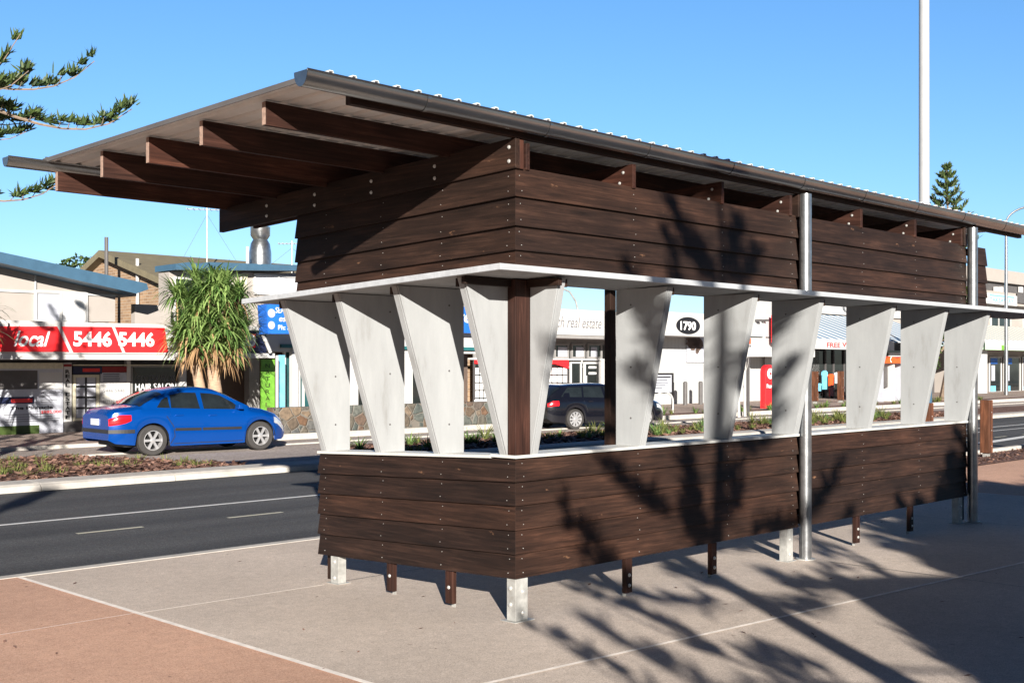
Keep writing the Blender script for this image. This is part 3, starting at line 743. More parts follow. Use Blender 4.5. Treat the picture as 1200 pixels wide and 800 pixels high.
# ================================================================== BUILDINGS ACROSS THE ROAD
def poly_px(mb, pts, v, d):
    q = [at(x, y, v) for x, y in pts]
    mb.prism(q, lambda a, b: (a, v, b), lambda a, b: (a, v+d, b))
def ppart(name, m, parent, pts, v, d=0.05):
    mb = MB(); poly_px(mb, pts, v, d); return build(mb, name, m, parent)
def window(parent, x0, y0, x1, y1, v, fm='white', gm='glass', fw=0.07, mull=(), trans=(), name='window'):
    um = usol((x0+x1)/2, v); Y = OY+um*SP+v*CP; zz = lambda y: max(EYE+(HZ-y)*Y/F_, 0.01)
    u0, u1, z0, z1 = usol(x0, v), usol(x1, v), zz(y1), zz(y0)
    mb = MB(); e = fw
    mb.box(u0, u1, v, v+0.10, z0, z0+e); mb.box(u0, u1, v, v+0.10, z1-e, z1)
    mb.box(u0, u0+e, v, v+0.10, z0+e, z1-e); mb.box(u1-e, u1, v, v+0.10, z0+e, z1-e)
    for x in mull: um_ = usol(x, v); mb.box(um_-e/2, um_+e/2, v+0.002, v+0.09, z0+e, z1-e)
    for y in trans: zq = zz(y); mb.box(u0+e, u1-e, v+0.004, v+0.085, zq-e/2, zq+e/2)
    w = build(mb, name, fm, parent)
    mb = MB(); mb.box(u0+e*0.5, u1-e*0.5, v+0.06, v+0.075, z0+e*0.5, z1-e*0.5); build(mb, 'pane', gm, w)
    return w

# ---- A: real-estate shop and flat, cream upper storey under a blue skillion roof
A = thing('shop_building', 'cream two storey shop building with a blue skillion roof and a red awning sign', 'shop building', (usol(60, 27.7), 27.7, 0))
mb = MB(); mb.box(usol(-90, 27.7), usol(214, 27.75), 27.75, 37, 0, 3.0); build(mb, 'wall', 'dgrey', A)
ppart('upper_wall', 'cream', A, [(-60, 283), (160, 336), (160, 347), (135, 347), (135, 377), (-60, 377)], 28.2, 8.0)
ppart('wall_band', 'white', A, [(-60, 336), (135, 345), (135, 347.5), (-60, 339)], 28.15, 0.04)
ppart('wall_band', 'white', A, [(41, 310), (42.5, 310), (42.5, 340), (41, 340)], 28.13, 0.04)
ppart('roof', 'bluetrim', A, [(-70, 280), (172, 332), (174, 339), (160, 344), (-70, 292)], 27.3, 9.6)
window(A, 41, 341, 103, 378, 28.12, mull=(72,), gm='paper')
rpart('curtain', 'txtw', A, 74, 344, 101, 377, 28.14, 0.02)
# awning with the long red sign
rpart('awning', 'white', A, -90, 414, 214, 421, 25.5, 2.2)
aw = rpart('awning_fascia', 'white', A, -90, 376.5, 214, 413.8, 25.45, 0.12)
def sign_px(pts, m, v, parent, name='sign_panel', d=0.02): return ppart(name, m, parent, pts, v, d)
s1 = sign_px([(-80, 382), (67, 382.5), (81, 412), (-80, 412)], 'redpaint', 25.41, A)
text_px('local', 16, 387.5, 59, 406, 25.40, 'txtw', s1, bold=0.02, shear=0.35)
s2 = sign_px([(72, 382.5), (131, 383), (143, 412.5), (86, 412.5)], 'redpaint', 25.41, A)
text_px('5446', 86, 388, 131, 406, 25.40, 'txtw', s2, bold=0.035)
s3 = sign_px([(135, 383), (193, 384), (197, 412.5), (147, 412.5)], 'redpaint', 25.41, A)
text_px('5446', 139, 389, 181, 406, 25.40, 'txtw', s3, bold=0.035)
# shopfront
rpart('base_wall', 'dgrey', A, -60, 492, 119, 509, 27.55, 0.2)
pn = rpart('poster_board', 'paper', A, -60, 425, 74, 509, 27.45, 0.06)
rpart('heading_strip', 'yline', pn, -60, 425, 74, 432, 27.44, 0.008)
rpart('photo', 'dgrey', pn, -4, 434, 44, 456, 27.435, 0.012)
rpart('photo', 'leaf', pn, -20, 499, 46, 509, 27.435, 0.012)
rpart('plan', 'white', pn, 46, 436, 73, 456, 27.437, 0.01)
rpart('banner_strip', 'navy', pn, -10, 465, 40, 473, 27.435, 0.012); rpart('banner_strip', 'txtr', pn, 13, 467, 38, 471.5, 27.432, 0.003)
text_px('The Pinnacle', 12, 475.5, 62, 479.5, 27.44, 'txtk', pn, bold=0.03)
text_px('$885,000', 48, 480.5, 72, 484.5, 27.44, 'txtr', pn, bold=0.02)
mb = MB()
for y in (485, 487.6, 490.2, 492.8, 458, 460.4, 462.8, 468, 470):
    rect(mb, 48 if y < 480 else random.uniform(2, 12), y, random.uniform(60, 71), y+0.8, 27.444, 0.004)
build(mb, 'small_print', 'txtg', pn)
rp = rpart('column', 'white', A, 74.5, 425, 84, 494, 27.5, 0.2)
text_px('REAL', 0, 0, 1, 1, 27.49, 'txtk', rp) if False else None
yy = 433.0
for ch in 'REAL ESTATE':
    if ch != ' ': text_px(ch, 76.6, yy, 82.0, yy+4.3, 27.494, 'txtk', rp, bold=0.04)
    yy += 5.35
rpart('heading_strip', 'dred', rp, 74.7, 426.5, 83.8, 429.5, 27.49, 0.008)
hd = rpart('heading_panel', 'navy', A, 86, 429.5, 119.5, 438, 27.5, 0.06); rpart('banner_strip', 'txtr', hd, 97, 431.5, 117, 435.5, 27.49, 0.008)
w = window(A, 86, 439, 116.5, 492.5, 27.52, fm='yline', gm='black', fw=0.08)
for i in range(4):
    for j in range(2):
        rpart('poster', 'paper', w, 89.5+j*12.5, 441.5+i*12.6, 99.5+j*12.5, 451.5+i*12.6, 27.565, 0.006)
rpart('heading_panel', 'dred', A, 120, 429.5, 148.5, 436, 27.5, 0.05)
wp = rpart('white_panel', 'white', A, 117.5, 447.5, 152.5, 506, 27.5, 0.05)
text_px('5446 5446', 121, 455.5, 146, 459.5, 27.495, 'txtg', wp); text_px('OPEN 7 DAYS', 121, 462.5, 146, 466, 27.495, 'yline', wp); text_px('BEST NUMBER', 121, 468.5, 146, 472, 27.495, 'txtg', wp)
gp = rpart('grey_panel', 'paper', A, 118, 436.5, 148.5, 447.2, 27.51, 0.05)
mb = MB()
for y in (438, 440.5, 443, 445.4): rect(mb, 121, y, 121+random.uniform(12, 20), y+0.9, 27.505, 0.004)
build(mb, 'small_print', 'txtk', gp)
rpart('column', 'white', A, 149, 421, 153.2, 447.3, 27.48, 0.2)
sw = window(A, 153.4, 428, 211, 498, 27.55, fm='grey', gm='glass', fw=0.06)
text_px('COLTS & FILLYS', 160, 440, 205, 446.2, 27.60, 'txtg', sw, shear=0.25)
text_px('HAIR SALON', 158.5, 448.2, 206.5, 457.6, 27.60, 'txtw', sw, bold=0.012)
text_px('Ph 5446 5446', 159, 459.4, 206.5, 462.4, 27.60, 'txtw', sw, bold=0.02)
rpart('column', 'white', A, 211.5, 421, 218.5, 500, 27.45, 0.25)
rpart('transom', 'yline', A, 86, 427, 211, 428.4, 27.46, 0.06)

# ---- B: brick house with olive gable behind
def vsol(x, u):
    t = (x-CX)/F_; X0, Y0 = OX+u*CP, OY+u*SP
    return (X0-t*Y0)/(SP+t*CP)
def zat(y, u, v): return EYE+(HZ-y)*(OY+u*SP+v*CP)/F_
ug = usol(192, 31.5); va = vsol(126, ug); vf = vsol(84, ug)
B = thing('brick_house', 'tan brick house with an olive green gable roof behind the shops', 'house', (ug, va, 0))
zr, ze = zat(294.5, ug, va), zat(324, ug, 31.5)
mb = MB(); mb.prism([(31.5, 0), (31.5, ze-.1), (va, zr-.25), (vf, ze-.1), (vf, 0)], lambda a, b: (ug, a, b), lambda a, b: (ug+16, a, b)); build(mb, 'wall', 'brick', B)
mb = MB(); mb.prism([(31.1, ze-.32), (31.1, ze-.10), (va, zr+.02), (vf-.0, ze+.05), (vf+.4, ze-.15), (vf+.4, ze-.35), (va, zr-.24)], lambda a, b: (ug-.35, a, b), lambda a, b: (ug+17, a, b)); build(mb, 'roof', 'olive', B)
mb = MB(); u_, z_ = at(124.7, 330, 33.0); mb.tube([(u_, 33.0, z_-1.5), (u_, 33.0, at(124.7, 278, 33.0)[1])], 0.07, 8); build(mb, 'flue_pipe', 'dgrey', B)
mb = MB(); u_, z_ = at(161, 360, vsol(161, ug-.12)); z_ = 3.0; mb.tube([(ug-.12, vsol(161, ug-.12), z_), (ug-.12, vsol(161, ug-.12), zat(303, ug-.12, vsol(161, ug-.12)))], 0.06, 8); build(mb, 'downpipe', 'white', B)


# ---- C: cream flat-roofed building with blue fascia; shops under it
C_ = thing('shop_building', 'cream building with a flat blue fascia behind the pandanus tree and a blue corner sign', 'shop building', (usol(260, 28), 28, 0))
ppart('upper_wall', 'cream', C_, [(198, 318), (352, 320), (352, 400), (198, 400)], 29.5, 0.7)
rpart('parapet', 'cream', C_, 158, 357, 200, 392, 28.9, 0.25)
ppart('roof', 'bluetrim', C_, [(206, 309), (222, 307), (235, 309), (245, 307), (352, 311), (352, 317), (206, 316)], 28.9, 1.4)
window(C_, 204, 325, 232, 378, 29.42, gm='glass'); window(C_, 298, 322, 352, 346, 29.42, gm='curtain', mull=(327,)); window(C_, 275, 322, 290, 352, 29.42, fm='yline', mull=(279, 283, 287))
mb = MB(); mb.box(usol(219, 28.6), usol(548, 28.6), 28.6, 30.4, 0, 3.3); build(mb, 'wall', 'brown', C_)
rpart('awning_fascia', 'navy', C_, 216, 386, 312, 413, 25.9, 0.12)
sp = rpart('sign_panel', 'redpaint', C_, 287, 391, 299.5, 407, 25.87, 0.02)
mb = MB(); mb.lathe([(0.20, 0), (0.20, -0.01), (0.13, -0.011), (0.13, 0)], (*[usol(293.5, 25.86)], 25.86, at(293.5, 399, 25.86)[1]), 16, 'y'); build(mb, 'logo_ring', 'txtw', sp)
rpart('awning', 'white', C_, 216, 413.5, 322, 419, 25.9, 2.7)
mb = MB(); u_, z_ = at(325, 420, 25.9); mb.tube([(u_, 25.92, 0), (u_, 25.92, z_+.1)], 0.05, 8)
p0, p1 = at(303, 380, 25.7), at(317, 413, 25.7); mb.tube([(p0[0], 25.7, p0[1]), (p1[0], 25.7, p1[1])], 0.06, 8); build(mb, 'awning_post', 'white', C_)
gb = rpart('banner', 'green', C_, 306, 421, 322, 484, 27.2, 0.04)
yy = 426
for ch in 'NATURAL': text_px(ch, 311, yy, 316.5, yy+5, 27.19, 'leaf', gb, bold=0.02); yy += 7.6
rpart('banner', 'lblue', C_, 326.5, 416, 334, 484, 26.4, 0.04)
rpart('column', 'grey', C_, 292, 419, 304, 486, 28.0, 0.3)
rpart('side_wall', 'white', C_, 312, 385, 560, 413, 27.1, 1.4)
rpart('column', 'white', C_, 343, 409, 349.5, 482, 27.0, 0.2)
window(C_, 333, 410, 343, 482, 27.3, gm='tealglass'); window(C_, 350, 400, 372, 482, 27.3, gm='tealglass', mull=(356,))
rpart('column', 'white', C_, 372, 400, 418, 482, 27.1, 0.3); window(C_, 418, 405, 440, 480, 27.3, gm='glass')
rpart('column', 'white', C_, 440, 413, 482, 480, 27.1, 0.3); window(C_, 482, 413, 540, 480, 27.3, gm='glass', mull=(496, 510, 525)); 
rpart('trim', 'teal', C_, 330, 405, 560, 409, 26.95, 0.1)
bs = ppart('corner_sign', 'blue', C_, [(312, 357), (352, 349), (352, 391), (314, 391)], 25.2, 0.5)
text_px('SEAVIEWS', 323, 360.5, 351, 367, 25.19, 'txtw', bs); text_px('estate', 327, 371, 350, 377, 25.19, 'yline', bs, shear=.2, bold=.02); text_px('Ph: 5446', 326, 381, 351, 386.5, 25.19, 'txtw', bs, bold=.02)
mb = MB(); u_, z_ = at(318, 367, 25.19); mb.lathe([(0.14, 0), (0.14, -0.012), (0.0001, -0.013)], (u_, 25.19, z_), 14, 'y'); u_, z_ = at(318, 381, 25.19); mb.lathe([(0.13, 0), (0.13, -0.012), (0.0001, -0.013)], (u_, 25.19, z_), 14, 'y'); build(mb, 'logo_disc', 'paper', bs)
b2 = rpart('long_sign', 'blue', C_, 400, 356, 556, 388, 26.6, 0.3); text_px('seaviews estate', 430, 362, 552, 376, 26.59, 'txtw', b2, bold=0.02, shear=0.2)
# roof furniture of its own
def antenna(x, ytop, ybase, v, label, arms=1.0):
    u_, z0 = at(x, ybase, v); z1 = at(x, ytop, v)[1]; z0 -= 1.0
    t = thing('television_antenna', label, 'antenna', (u_, v, z0))
    mb = MB(); mb.tube([(u_, v, z0), (u_, v, z1)], 0.025, 6); build(mb, 'mast', 'galvmatte', t)
    mb = MB(); mb.tube([(u_-0.65*arms, v+0.4, z1-0.12), (u_+0.55*arms, v-0.35, z1-0.12)], 0.018, 6)
    for k in range(7):
        s = -0.6+k*0.18; mb.tube([(u_+s*arms-0.2, v-s*0.6-0.25, z1-0.12), (u_+s*arms+0.2, v-s*0.6+0.25, z1-0.12)], 0.011, 5)
    build(mb, 'aerial_rods', 'galvmatte', t)
    mb = MB(); mb.tube([(u_, v, z1-0.3), (u_-1.0, v, z0+1)], 0.006, 4); mb.tube([(u_, v, z1-0.3), (u_+1.3, v, z0+1)], 0.006, 4); build(mb, 'guy_wire', 'dgrey', t)
antenna(242.5, 242, 304, 33, 'tall thin television antenna with guy wires on the roof left of the round vent')
antenna(342, 282, 312, 33, 'small television antenna beside the shelter corner, right of the round vent', 0.6)
u_, z_ = at(305, 305, 32); zt = at(305, 266, 32)[1]; h = zt-z_
mb = MB(); mb.lathe([(0.42, -0.6), (0.42, h*0.22), (0.36, h*0.5), (0.27, h*0.62), (0.37, h*0.74), (0.38, h), (0.33, h), (0.0001, h*0.98)], (u_, 32, z_), 20)
one(mb, 'roof_vent', 'fat round galvanised roof vent with a flared cap above the blue fascia', 'roof vent', 'galv', (u_, 32, z_-0.6), smooth=True)
mb = MB(); u_, z_ = at(290, 306, 31); mb.tube([(u_, 31, z_-0.5), (u_, 31, at(290, 289, 31)[1])], 0.06, 8)
one(mb, 'vent_pipe', 'short white plastic vent pipe just left of the round roof vent', 'pipe', 'white', (u_, 31, z_-0.5))

# ---- stone wall with white coping
SW = thing('stone_wall', 'low crazy paved stone wall running behind the blue car', 'wall', (usol(450, 21.3), 21.3, 0))
mb = MB(); mb.box(usol(322, 21.3), usol(586, 21.3), 21.3, 21.7, 0.0, 0.86); build(mb, 'wall', 'stone', SW)

# ---- D: long white real estate building
D = thing('white_shop_building', 'long low white building with a real estate sign and number 1790 on its fascia', 'shop building', (usol(700, 30), 30, 0))
mb = MB(); mb.box(usol(560, 31.2), usol(905, 31.2), 31.2, 42, 0, 4.2); build(mb, 'wall', 'white', D)
rpart('fascia', 'white', D, 552, 362, 765, 392, 28.9, 2.2)
f2 = rpart('fascia', 'white', D, 765.5, 366.5, 842, 393.5, 28.9, 2.2)
text_px('beach real estate', 638, 371, 705, 384, 28.89, 'txtg', D, shear=0.3)
mb = MB(); u_, z_ = at(806.5, 381.5, 28.89); mb.add([(u_+1.02*math.cos(k*math.pi/20), 28.885, z_+0.44*math.sin(k*math.pi/20)) for k in range(40)], [tuple(range(40))]); ov = build(mb, 'number_oval', 'txtk', D)
text_px('1790', 797.5, 376.5, 815.5, 387, 28.875, 'txtw', ov, bold=0.03)
rpart('soffit', 'grey', D, 552, 392.5, 765, 396, 28.95, 2.2)
rpart('transom_band', 'grey', D, 556, 396, 768, 403, 30.5, 0.15)
for x0, x1 in ((556, 589), (592, 610), (613, 630), (632, 647), (650, 667), (670, 686), (689, 706), (712, 740), (744, 764)):
    window(D, x0, 402.5, x1, 420, 30.4, fm='grey', gm='glass', fw=0.09)
for x0, x1 in ((654, 665.5), (675, 685), (692.5, 700)): rpart('poster', 'paper', D, x0, 406.5, x1, 418.5, 30.44, 0.01)
rpart('sill_band', 'white', D, 552, 420, 768, 422, 30.35, 0.2)
def poster_window(x0, x1, nx):
    w = window(D, x0, 422, x1, 478, 30.4, fm='dgrey', gm='glass', fw=0.05)
    for i in range(nx):
        for j in range(5):
            a = x0+1.2+(x1-x0-1.5)/nx*i
            rpart('poster', 'txtw', w, a, 431+j*9.0, a+(x1-x0-1.5)/nx-1.2, 438.6+j*9.0, 30.445, 0.008)
    mb = MB(); q = [at(x0, 421.5, 30.36), at(x1, 421.5, 30.36), at(x1, 432, 30.36), at((x0+2*x1)/3, 428, 30.36), at((x0+x1)/2, 426.5, 30.36), at(x0, 426, 30.36)]
    mb.prism(q, lambda a, b: (a, 30.34, b), lambda a, b: (a, 30.36, b)); build(mb, 'red_header', 'redpaint', w)
poster_window(556, 578, 4); poster_window(578.5, 603, 4); poster_window(634, 666, 5); poster_window(604, 633, 4)
rpart('poster_strip', 'txtw', D, 556, 468, 603, 476, 30.3, 0.02)
window(D, 669, 424, 682, 470, 30.4, fm='white', gm='glass')
dr = window(D, 685, 424, 704, 478, 30.4, fm='white', gm='glass', fw=0.10, name='door'); rpart('handle', 'white', dr, 687, 440, 688, 452, 30.36, 0.03)
rpart('notice', 'txtw', dr, 690, 429, 699, 431.5, 30.44, 0.01); rpart('notice', 'txtw', dr, 690, 436, 699, 438.5, 30.44, 0.01)
rpart('column', 'white', D, 705, 422, 712, 482, 30.3, 0.3)
window(D, 714, 424, 740, 478, 30.4, fm='dgrey', gm='glass')
rw = rpart('ribbed_wall', 'whitewall', D, 768, 394, 906, 480, 30.7, 0.4)
rpart('ribbed_wall', 'whitewall', D, 842.5, 366, 906, 393.8, 30.7, 0.4)
rpart('edge_trim', 'white', D, 895.5, 362, 897, 478, 30.6, 0.1); rpart('edge_trim', 'dgrey', D, 895.3, 410, 896.4, 478, 30.55, 0.04)
po = rpart('wall_poster', 'paper', D, 805.5, 395.5, 880, 424.5, 30.6, 0.06)
mb = MB()
for cx_, cy_, r_ in ((809, 400, .34), (812, 402, .4), (816, 399, .35), (820, 403, .3), (818, 408, .2), (817, 411.5, .15)):
    u_, z_ = at(cx_, cy_, 30.59); mb.add([(u_+r_*(1+.3*math.sin(3*k))*math.cos(k*math.pi/8), 30.592, z_+r_*math.sin(k*math.pi/8)) for k in range(16)], [tuple(range(16))])
build(mb, 'printed_flowers', 'brown', po)
rpart('printed_patch', 'orange', po, 872, 377+19, 880, 403, 30.59, 0.005); rpart('printed_patch', 'dgrey', po, 866, 404, 880, 414, 30.59, 0.005)
mb = MB(); 
for x in (886, 893): u_, z_ = at(x, 376.5, 30.6); mb.box(u_, u_+0.25, 30.3, 30.65, z_, z_+0.12)
build(mb, 'floodlight', 'dgrey', D)

# ---- E: fireworks / surf shop with big red sign then striped-roof shop
E = thing('red_sign_shop', 'white shop with a tall red wall sign right of the ribbed white wall', 'shop building', (usol(925, 30), 30, 0))
mb = MB(); mb.box(usol(906.5, 31), usol(960, 31), 31, 33, 0, 6.4); build(mb, 'wall', 'white', E)
es = ppart('red_sign', 'redpaint', E, [(905.5, 369), (916, 373), (940, 375), (940, 404), (908, 404.5), (905.5, 401)], 30.3, 0.1)
text_px('S', 908.5, 396, 912, 401.5, 30.29, 'txtw', es, bold=.02); rpart('sign_flash', 'txtw', es, 909, 387, 925, 395, 30.29, 0.01)
ef = rpart('fascia', 'white', E, 897.5, 407, 955, 418, 28.8, 2.2); text_px('FLOATING', 906.5, 408.5, 940, 413, 28.79, 'txtr', ef, bold=.02)
rpart('shop_window', 'glass', E, 900, 443, 955, 480, 30.9, 0.05)
G_ = thing('striped_awning_shop', 'shop with a blue and white striped awning and bright goods in its dark front', 'shop building', (usol(1000, 31), 31, 0))
mb = MB(); mb.box(usol(946, 32.0), usol(1095, 32.0), 32.0, 44, 0, 4.0); build(mb, 'wall', 'dgrey', G_)
rpart('upper_wall', 'cream', G_, 950, 347, 1096, 384, 34.0, 6.0)
rpart('roof_band', 'white', G_, 950, 362, 1096, 371, 33.8, 0.2)
mb = MB(); ua, za = at(950, 397, 28.6); ub, zb_ = at(1096, 397, 28.6); zt = at(1000, 371, 33.6)[1]
mb.add([(ua, 28.6, za), (ub+3, 28.6, za), (ub+3, 33.6, zt), (ua, 33.6, zt), (ua, 28.6, za-.05), (ub+3, 28.6, za-.05), (ub+3, 33.6, zt-.05), (ua, 33.6, zt-.05)], [(0, 1, 2, 3), (7, 6, 5, 4), (0, 4, 5, 1), (1, 5, 6, 2), (2, 6, 7, 3), (3, 7, 4, 0)])
build(mb, 'striped_awning', 'striped', G_)
gf = rpart('fascia', 'white', G_, 946, 398, 1048, 409.5, 28.5, 0.12); text_px('FREE', 969, 401.5, 985, 407, 28.49, 'txtr', gf, bold=.02); text_px('WAY SURF', 987, 401.5, 1025, 407, 28.49, 'txtr', gf, bold=.02)
rpart('shop_window', 'glass', G_, 950, 410, 1092, 468, 31.0, 0.06)
for x in (968, 977.5, 990, 1010, 1028): rpart('mullion', 'dgrey', G_, x-0.5, 410, x+0.5, 468, 30.9, 0.08)
rpart('door_frame', 'white', G_, 1042, 413, 1060, 468, 30.85, 0.1)
# goods hanging on racks outside: simple shirts on a rail
def shirt(x, y0, y1, m, label):
    v = 30.2; u_, z1 = at(x, y0, v); z0 = at(x, y1, v)[1]; w = 0.33
    o_ = [(-.5, .78), (-.42, .93), (-.15, 1), (.15, 1), (.42, .93), (.5, .78), (.36, .68), (.34, 0), (-.34, 0), (-.36, .68)]
    mb = MB(); mb.prism([(u_+a*w*2, z0+b*(z1-z0)) for a, b in o_], lambda a, b: (a, v, b), lambda a, b: (a, v+0.09, b))
    one(mb, 'hanging_shirt', label, 'shirt', m, (u_, v, z0), group='clothes hanging outside the striped awning shop')
shirt(974.5, 438, 452, 'orange', 'orange shirt hanging in front of the striped awning shop')
shirt(975, 453, 464, 'dred', 'magenta shirt hanging below the orange one')
shirt(982, 436, 449, 'txtw', 'white shirt hanging right of the orange one'); shirt(960, 449, 458, 'lblue', 'pale blue shirt hanging furthest left outside the shop')
shirt(967, 434, 456, 'lblue', 'long turquoise towel hanging left of the orange shirt'); shirt(987, 452, 464, 'redpaint', 'red shirt hanging furthest right outside the shop')

# ---- F: far cream building at the right with green awning
Fb = thing('corner_building', 'far cream two storey building with a pale green awning at the right edge', 'shop building', (usol(1185, 28.5), 28.5, 0))
mb = MB(); mb.box(usol(1128, 31.5), usol(1290, 31.5), 31.5, 48, 0, 3.6); build(mb, 'wall', 'cream', Fb)
rpart('upper_wall', 'cream', Fb, 1140, 360, 1290, 402, 33.5, 3)
rpart('upper_floor', 'cream', Fb, 1140, 322, 1290, 336, 32.0, 4)
rpart('balcony_recess', 'dgrey', Fb, 1130, 336.2, 1290, 346, 32.4, 0.2)
rpart('balcony_front', 'cream', Fb, 1130, 346, 1290, 360, 31.8, 0.3)
for x in (1140, 1167, 1173, 1196): rpart('column', 'white', Fb, x, 336, x+3, 346, 32.1, 0.2)
bs = rpart('balcony_sign', 'white', Fb, 1157, 345, 1192, 357, 31.6, 0.1); text_px('TAKEAWAY', 1160, 349.5, 1188, 354.5, 31.59, 'lblue', bs, bold=.02); rpart('sign_flash', 'lblue', bs, 1160, 346.3, 1189, 348, 31.59, 0.005)
rpart('sign_panel', 'dgrey', Fb, 1193, 345, 1240, 357, 31.6, 0.1)
window(Fb, 1162, 372, 1185, 388, 33.4, mull=(1171,)); window(Fb, 1200, 372, 1230, 388, 33.4, mull=(1215,))
mb = MB(); ua, za = at(1128, 403, 28.8); ub, _ = at(1290, 403, 28.8); zt = at(1190, 383, 33.0)[1]
mb.add([(ua, 28.8, za), (ub, 28.8, za), (ub, 33.0, zt), (ua+3, 33.0, zt), (ua, 28.8, za-.06), (ub, 28.8, za-.06), (ub, 33.0, zt-.06), (ua+3, 33.0, zt-.06)], [(0, 1, 2, 3), (7, 6, 5, 4), (0, 4, 5, 1), (1, 5, 6, 2), (2, 6, 7, 3), (3, 7, 4, 0)])
build(mb, 'ribbed_awning', 'wstriped', Fb)
rpart('fascia', 'white', Fb, 1128, 400, 1290, 403.5, 28.7, 0.1); rpart('fascia', 'pgreen', Fb, 1128, 403.5, 1290, 411, 28.65, 0.15); rpart('sign_patch', 'green', Fb, 1174, 404.5, 1179, 410, 28.63, 0.01)
rpart('column', 'white', Fb, 1147, 411, 1157, 461, 29.5, 0.3)
for x0, x1 in ((1160, 1174), (1177, 1196), (1199, 1225)):
    w = window(Fb, x0, 418, x1, 461, 31.3, gm='glass'); rpart('sticker', 'blue', w, x0+1, 419.5, x0+9, 426, 31.34, 0.01); rpart('sticker', 'lblue', w, x0+1, 452, x0+7, 459, 31.34, 0.01); rpart('sticker', 'paper', w, x0+2, 428, x0+6, 446, 31.34, 0.01)
ppart('roof_hood', 'dgrey', Fb, [(1157, 322.5), (1164, 319), (1172, 318), (1180, 322.5)], 33, 3)

# ================================================================== STREET FURNITURE
# big white pole
mb = MB(); u_, v_ = 14.9, 4.35
PB = W2S(0.3525*24.6, 24.6)
pl = thing('flag_pole', 'very tall white steel pole rising behind the shelter roof', 'pole', (PB[0], PB[1], 0), local=True)
mb.tube([(0, 0, 0), (0, 0, 2.6)], 0.16, 20); build(mb, 'shaded_pole_foot', 'bluetrim', pl, smooth=True)  # lower end of the white pole; its shade is put into a blue colour
mb = MB(); mb.tube([(0, 0, 2.6), (0, 0, 14)], [0.115, 0.10], 20); sf_ = build(mb, 'shaft', 'polew', pl, smooth=True)
# street lamp on the right
u_ = usol(1179, 26.4)
lp = thing('street_lamp', 'tall slim street lamp with a curved arm in front of the far cream building', 'street lamp', (u_, 26.4, 0), local=True)
Yl = OY+u_*SP+26.4*CP; H = EYE+(430-262)*Yl/F_
mb = MB(); mb.tube([(0, 0, 0), (0, 0, H)], [0.15, 0.09], 12); build(mb, 'pole', 'galv', lp, smooth=True)
mb = MB(); mb.tube([(2.2*(1-math.cos(a))*CP, -2.2*(1-math.cos(a))*SP, H+1.25*math.sin(a)) for a in [k*math.pi/2/8 for k in range(9)]], 0.07, 8); build(mb, 'arm', 'galv', lp, smooth=True)
mb = MB(); mb.box(2.2*CP-.1, 2.2*CP+.7, -2.2*SP-.15, -2.2*SP+.15, H+1.18, H+1.34); build(mb, 'lamp_head', 'dgrey', lp, bevel=.04)
# second, smaller street lamp seen through the shelter, head just over the real estate roof
u_ = usol(656, 36); Yl = OY+u_*SP+36*CP; H = EYE+(430-352)*Yl/F_
mb = MB(); mb.tube([(u_+1.5, 36, 3), (u_+1.5, 36, H-.6), (u_+1.3, 36, H), (u_+.8, 36, H+.5), (u_, 36, H+.7)], 0.05, 8)
one(mb, 'thin_lamp_arm', 'thin curved lamp arm rising over the white real estate roof', 'lamp arm', 'galvmatte', (u_, 36, 3))
# timber bollards on the near side of the road
def bollard():
    t = thing('timber_bollard', 'x', 'bollard', (0, 0, 0), 'timber bollards along the near road edge', local=True)
    mb = MB(); mb.box(-0.105, 0.105, -0.105, 0.105, 0.10, 1.27); build(mb, 'post', 'woodpost', t, bevel=0.012)
    mb = MB(); mb.box(-0.06, -0.045, -0.06, 0.06, 0, 0.12); mb.box(0.045, 0.06, -0.06, 0.06, 0, 0.12); mb.box(-0.1, 0.1, -0.1, 0.1, 0, 0.01); br_ = build(mb, 'foot_bracket', 'galvmatte', t)
    mb = MB(); 
    for z in (0.25, 0.6, 1.0): mb.lathe([(0.012, 0), (0.012, -0.006), (0.0001, -0.008)], (0.03, -0.105, z), 8, 'y')
    build(mb, 'bolt', 'bolt', t)
    return t
bl0 = bollard()
lbl = {19.3: 'tall timber bollard standing clear of the shelter at the right end of the row', 16.35: 'sunlit timber bollard seen between the last two white fins', 13.75: 'timber bollard glimpsed low between the fourth and fifth long side fins', 22.3: 'timber bollard beyond the last one, at the right edge of the photo'}
first = True
for uu, l in lbl.items():
    if first: bl0.location = S2W(uu, 4.3); bl0['label'] = l; first = False
    else: copy_thing(bl0, (uu, 4.3), label=l)
# bollards at the shops
for i, (x, y, v) in enumerate(((955, 474, 25.8), (985, 476, 25.8), (1040, 470, 25.5))):
    c = copy_thing(bl0, (usol(x, v), v, 0.06), label=['timber bollard left of the hanging clothes', 'timber bollard right of the hanging clothes', 'timber bollard in front of the orange phone booth'][i]); c['group'] = 'timber bollards in front of the striped awning shop'; c.scale = (1.3, 1.3, 1.35)
# dark slim posts by the white ribbed wall
for i, (x, y0, y1) in enumerate(((803, 458, 475), (821, 457, 474))):
    v = 29.3; u_ = usol(x, v); Yq = OY+u_*SP+v*CP
    mb = MB(); mb.tube([(0, 0, 0), (0, 0, 1.15), (0, 0, 1.2)], [0.11, 0.11, 0.06], 12)
    one(mb, 'steel_bollard', ['dark steel bollard nearer the notice board, before the ribbed white wall', 'dark steel bollard nearer the flower poster, before the ribbed white wall'][i], 'bollard', 'dgrey', (u_, v, 0.06), group='dark bollards before the ribbed wall', local=True)
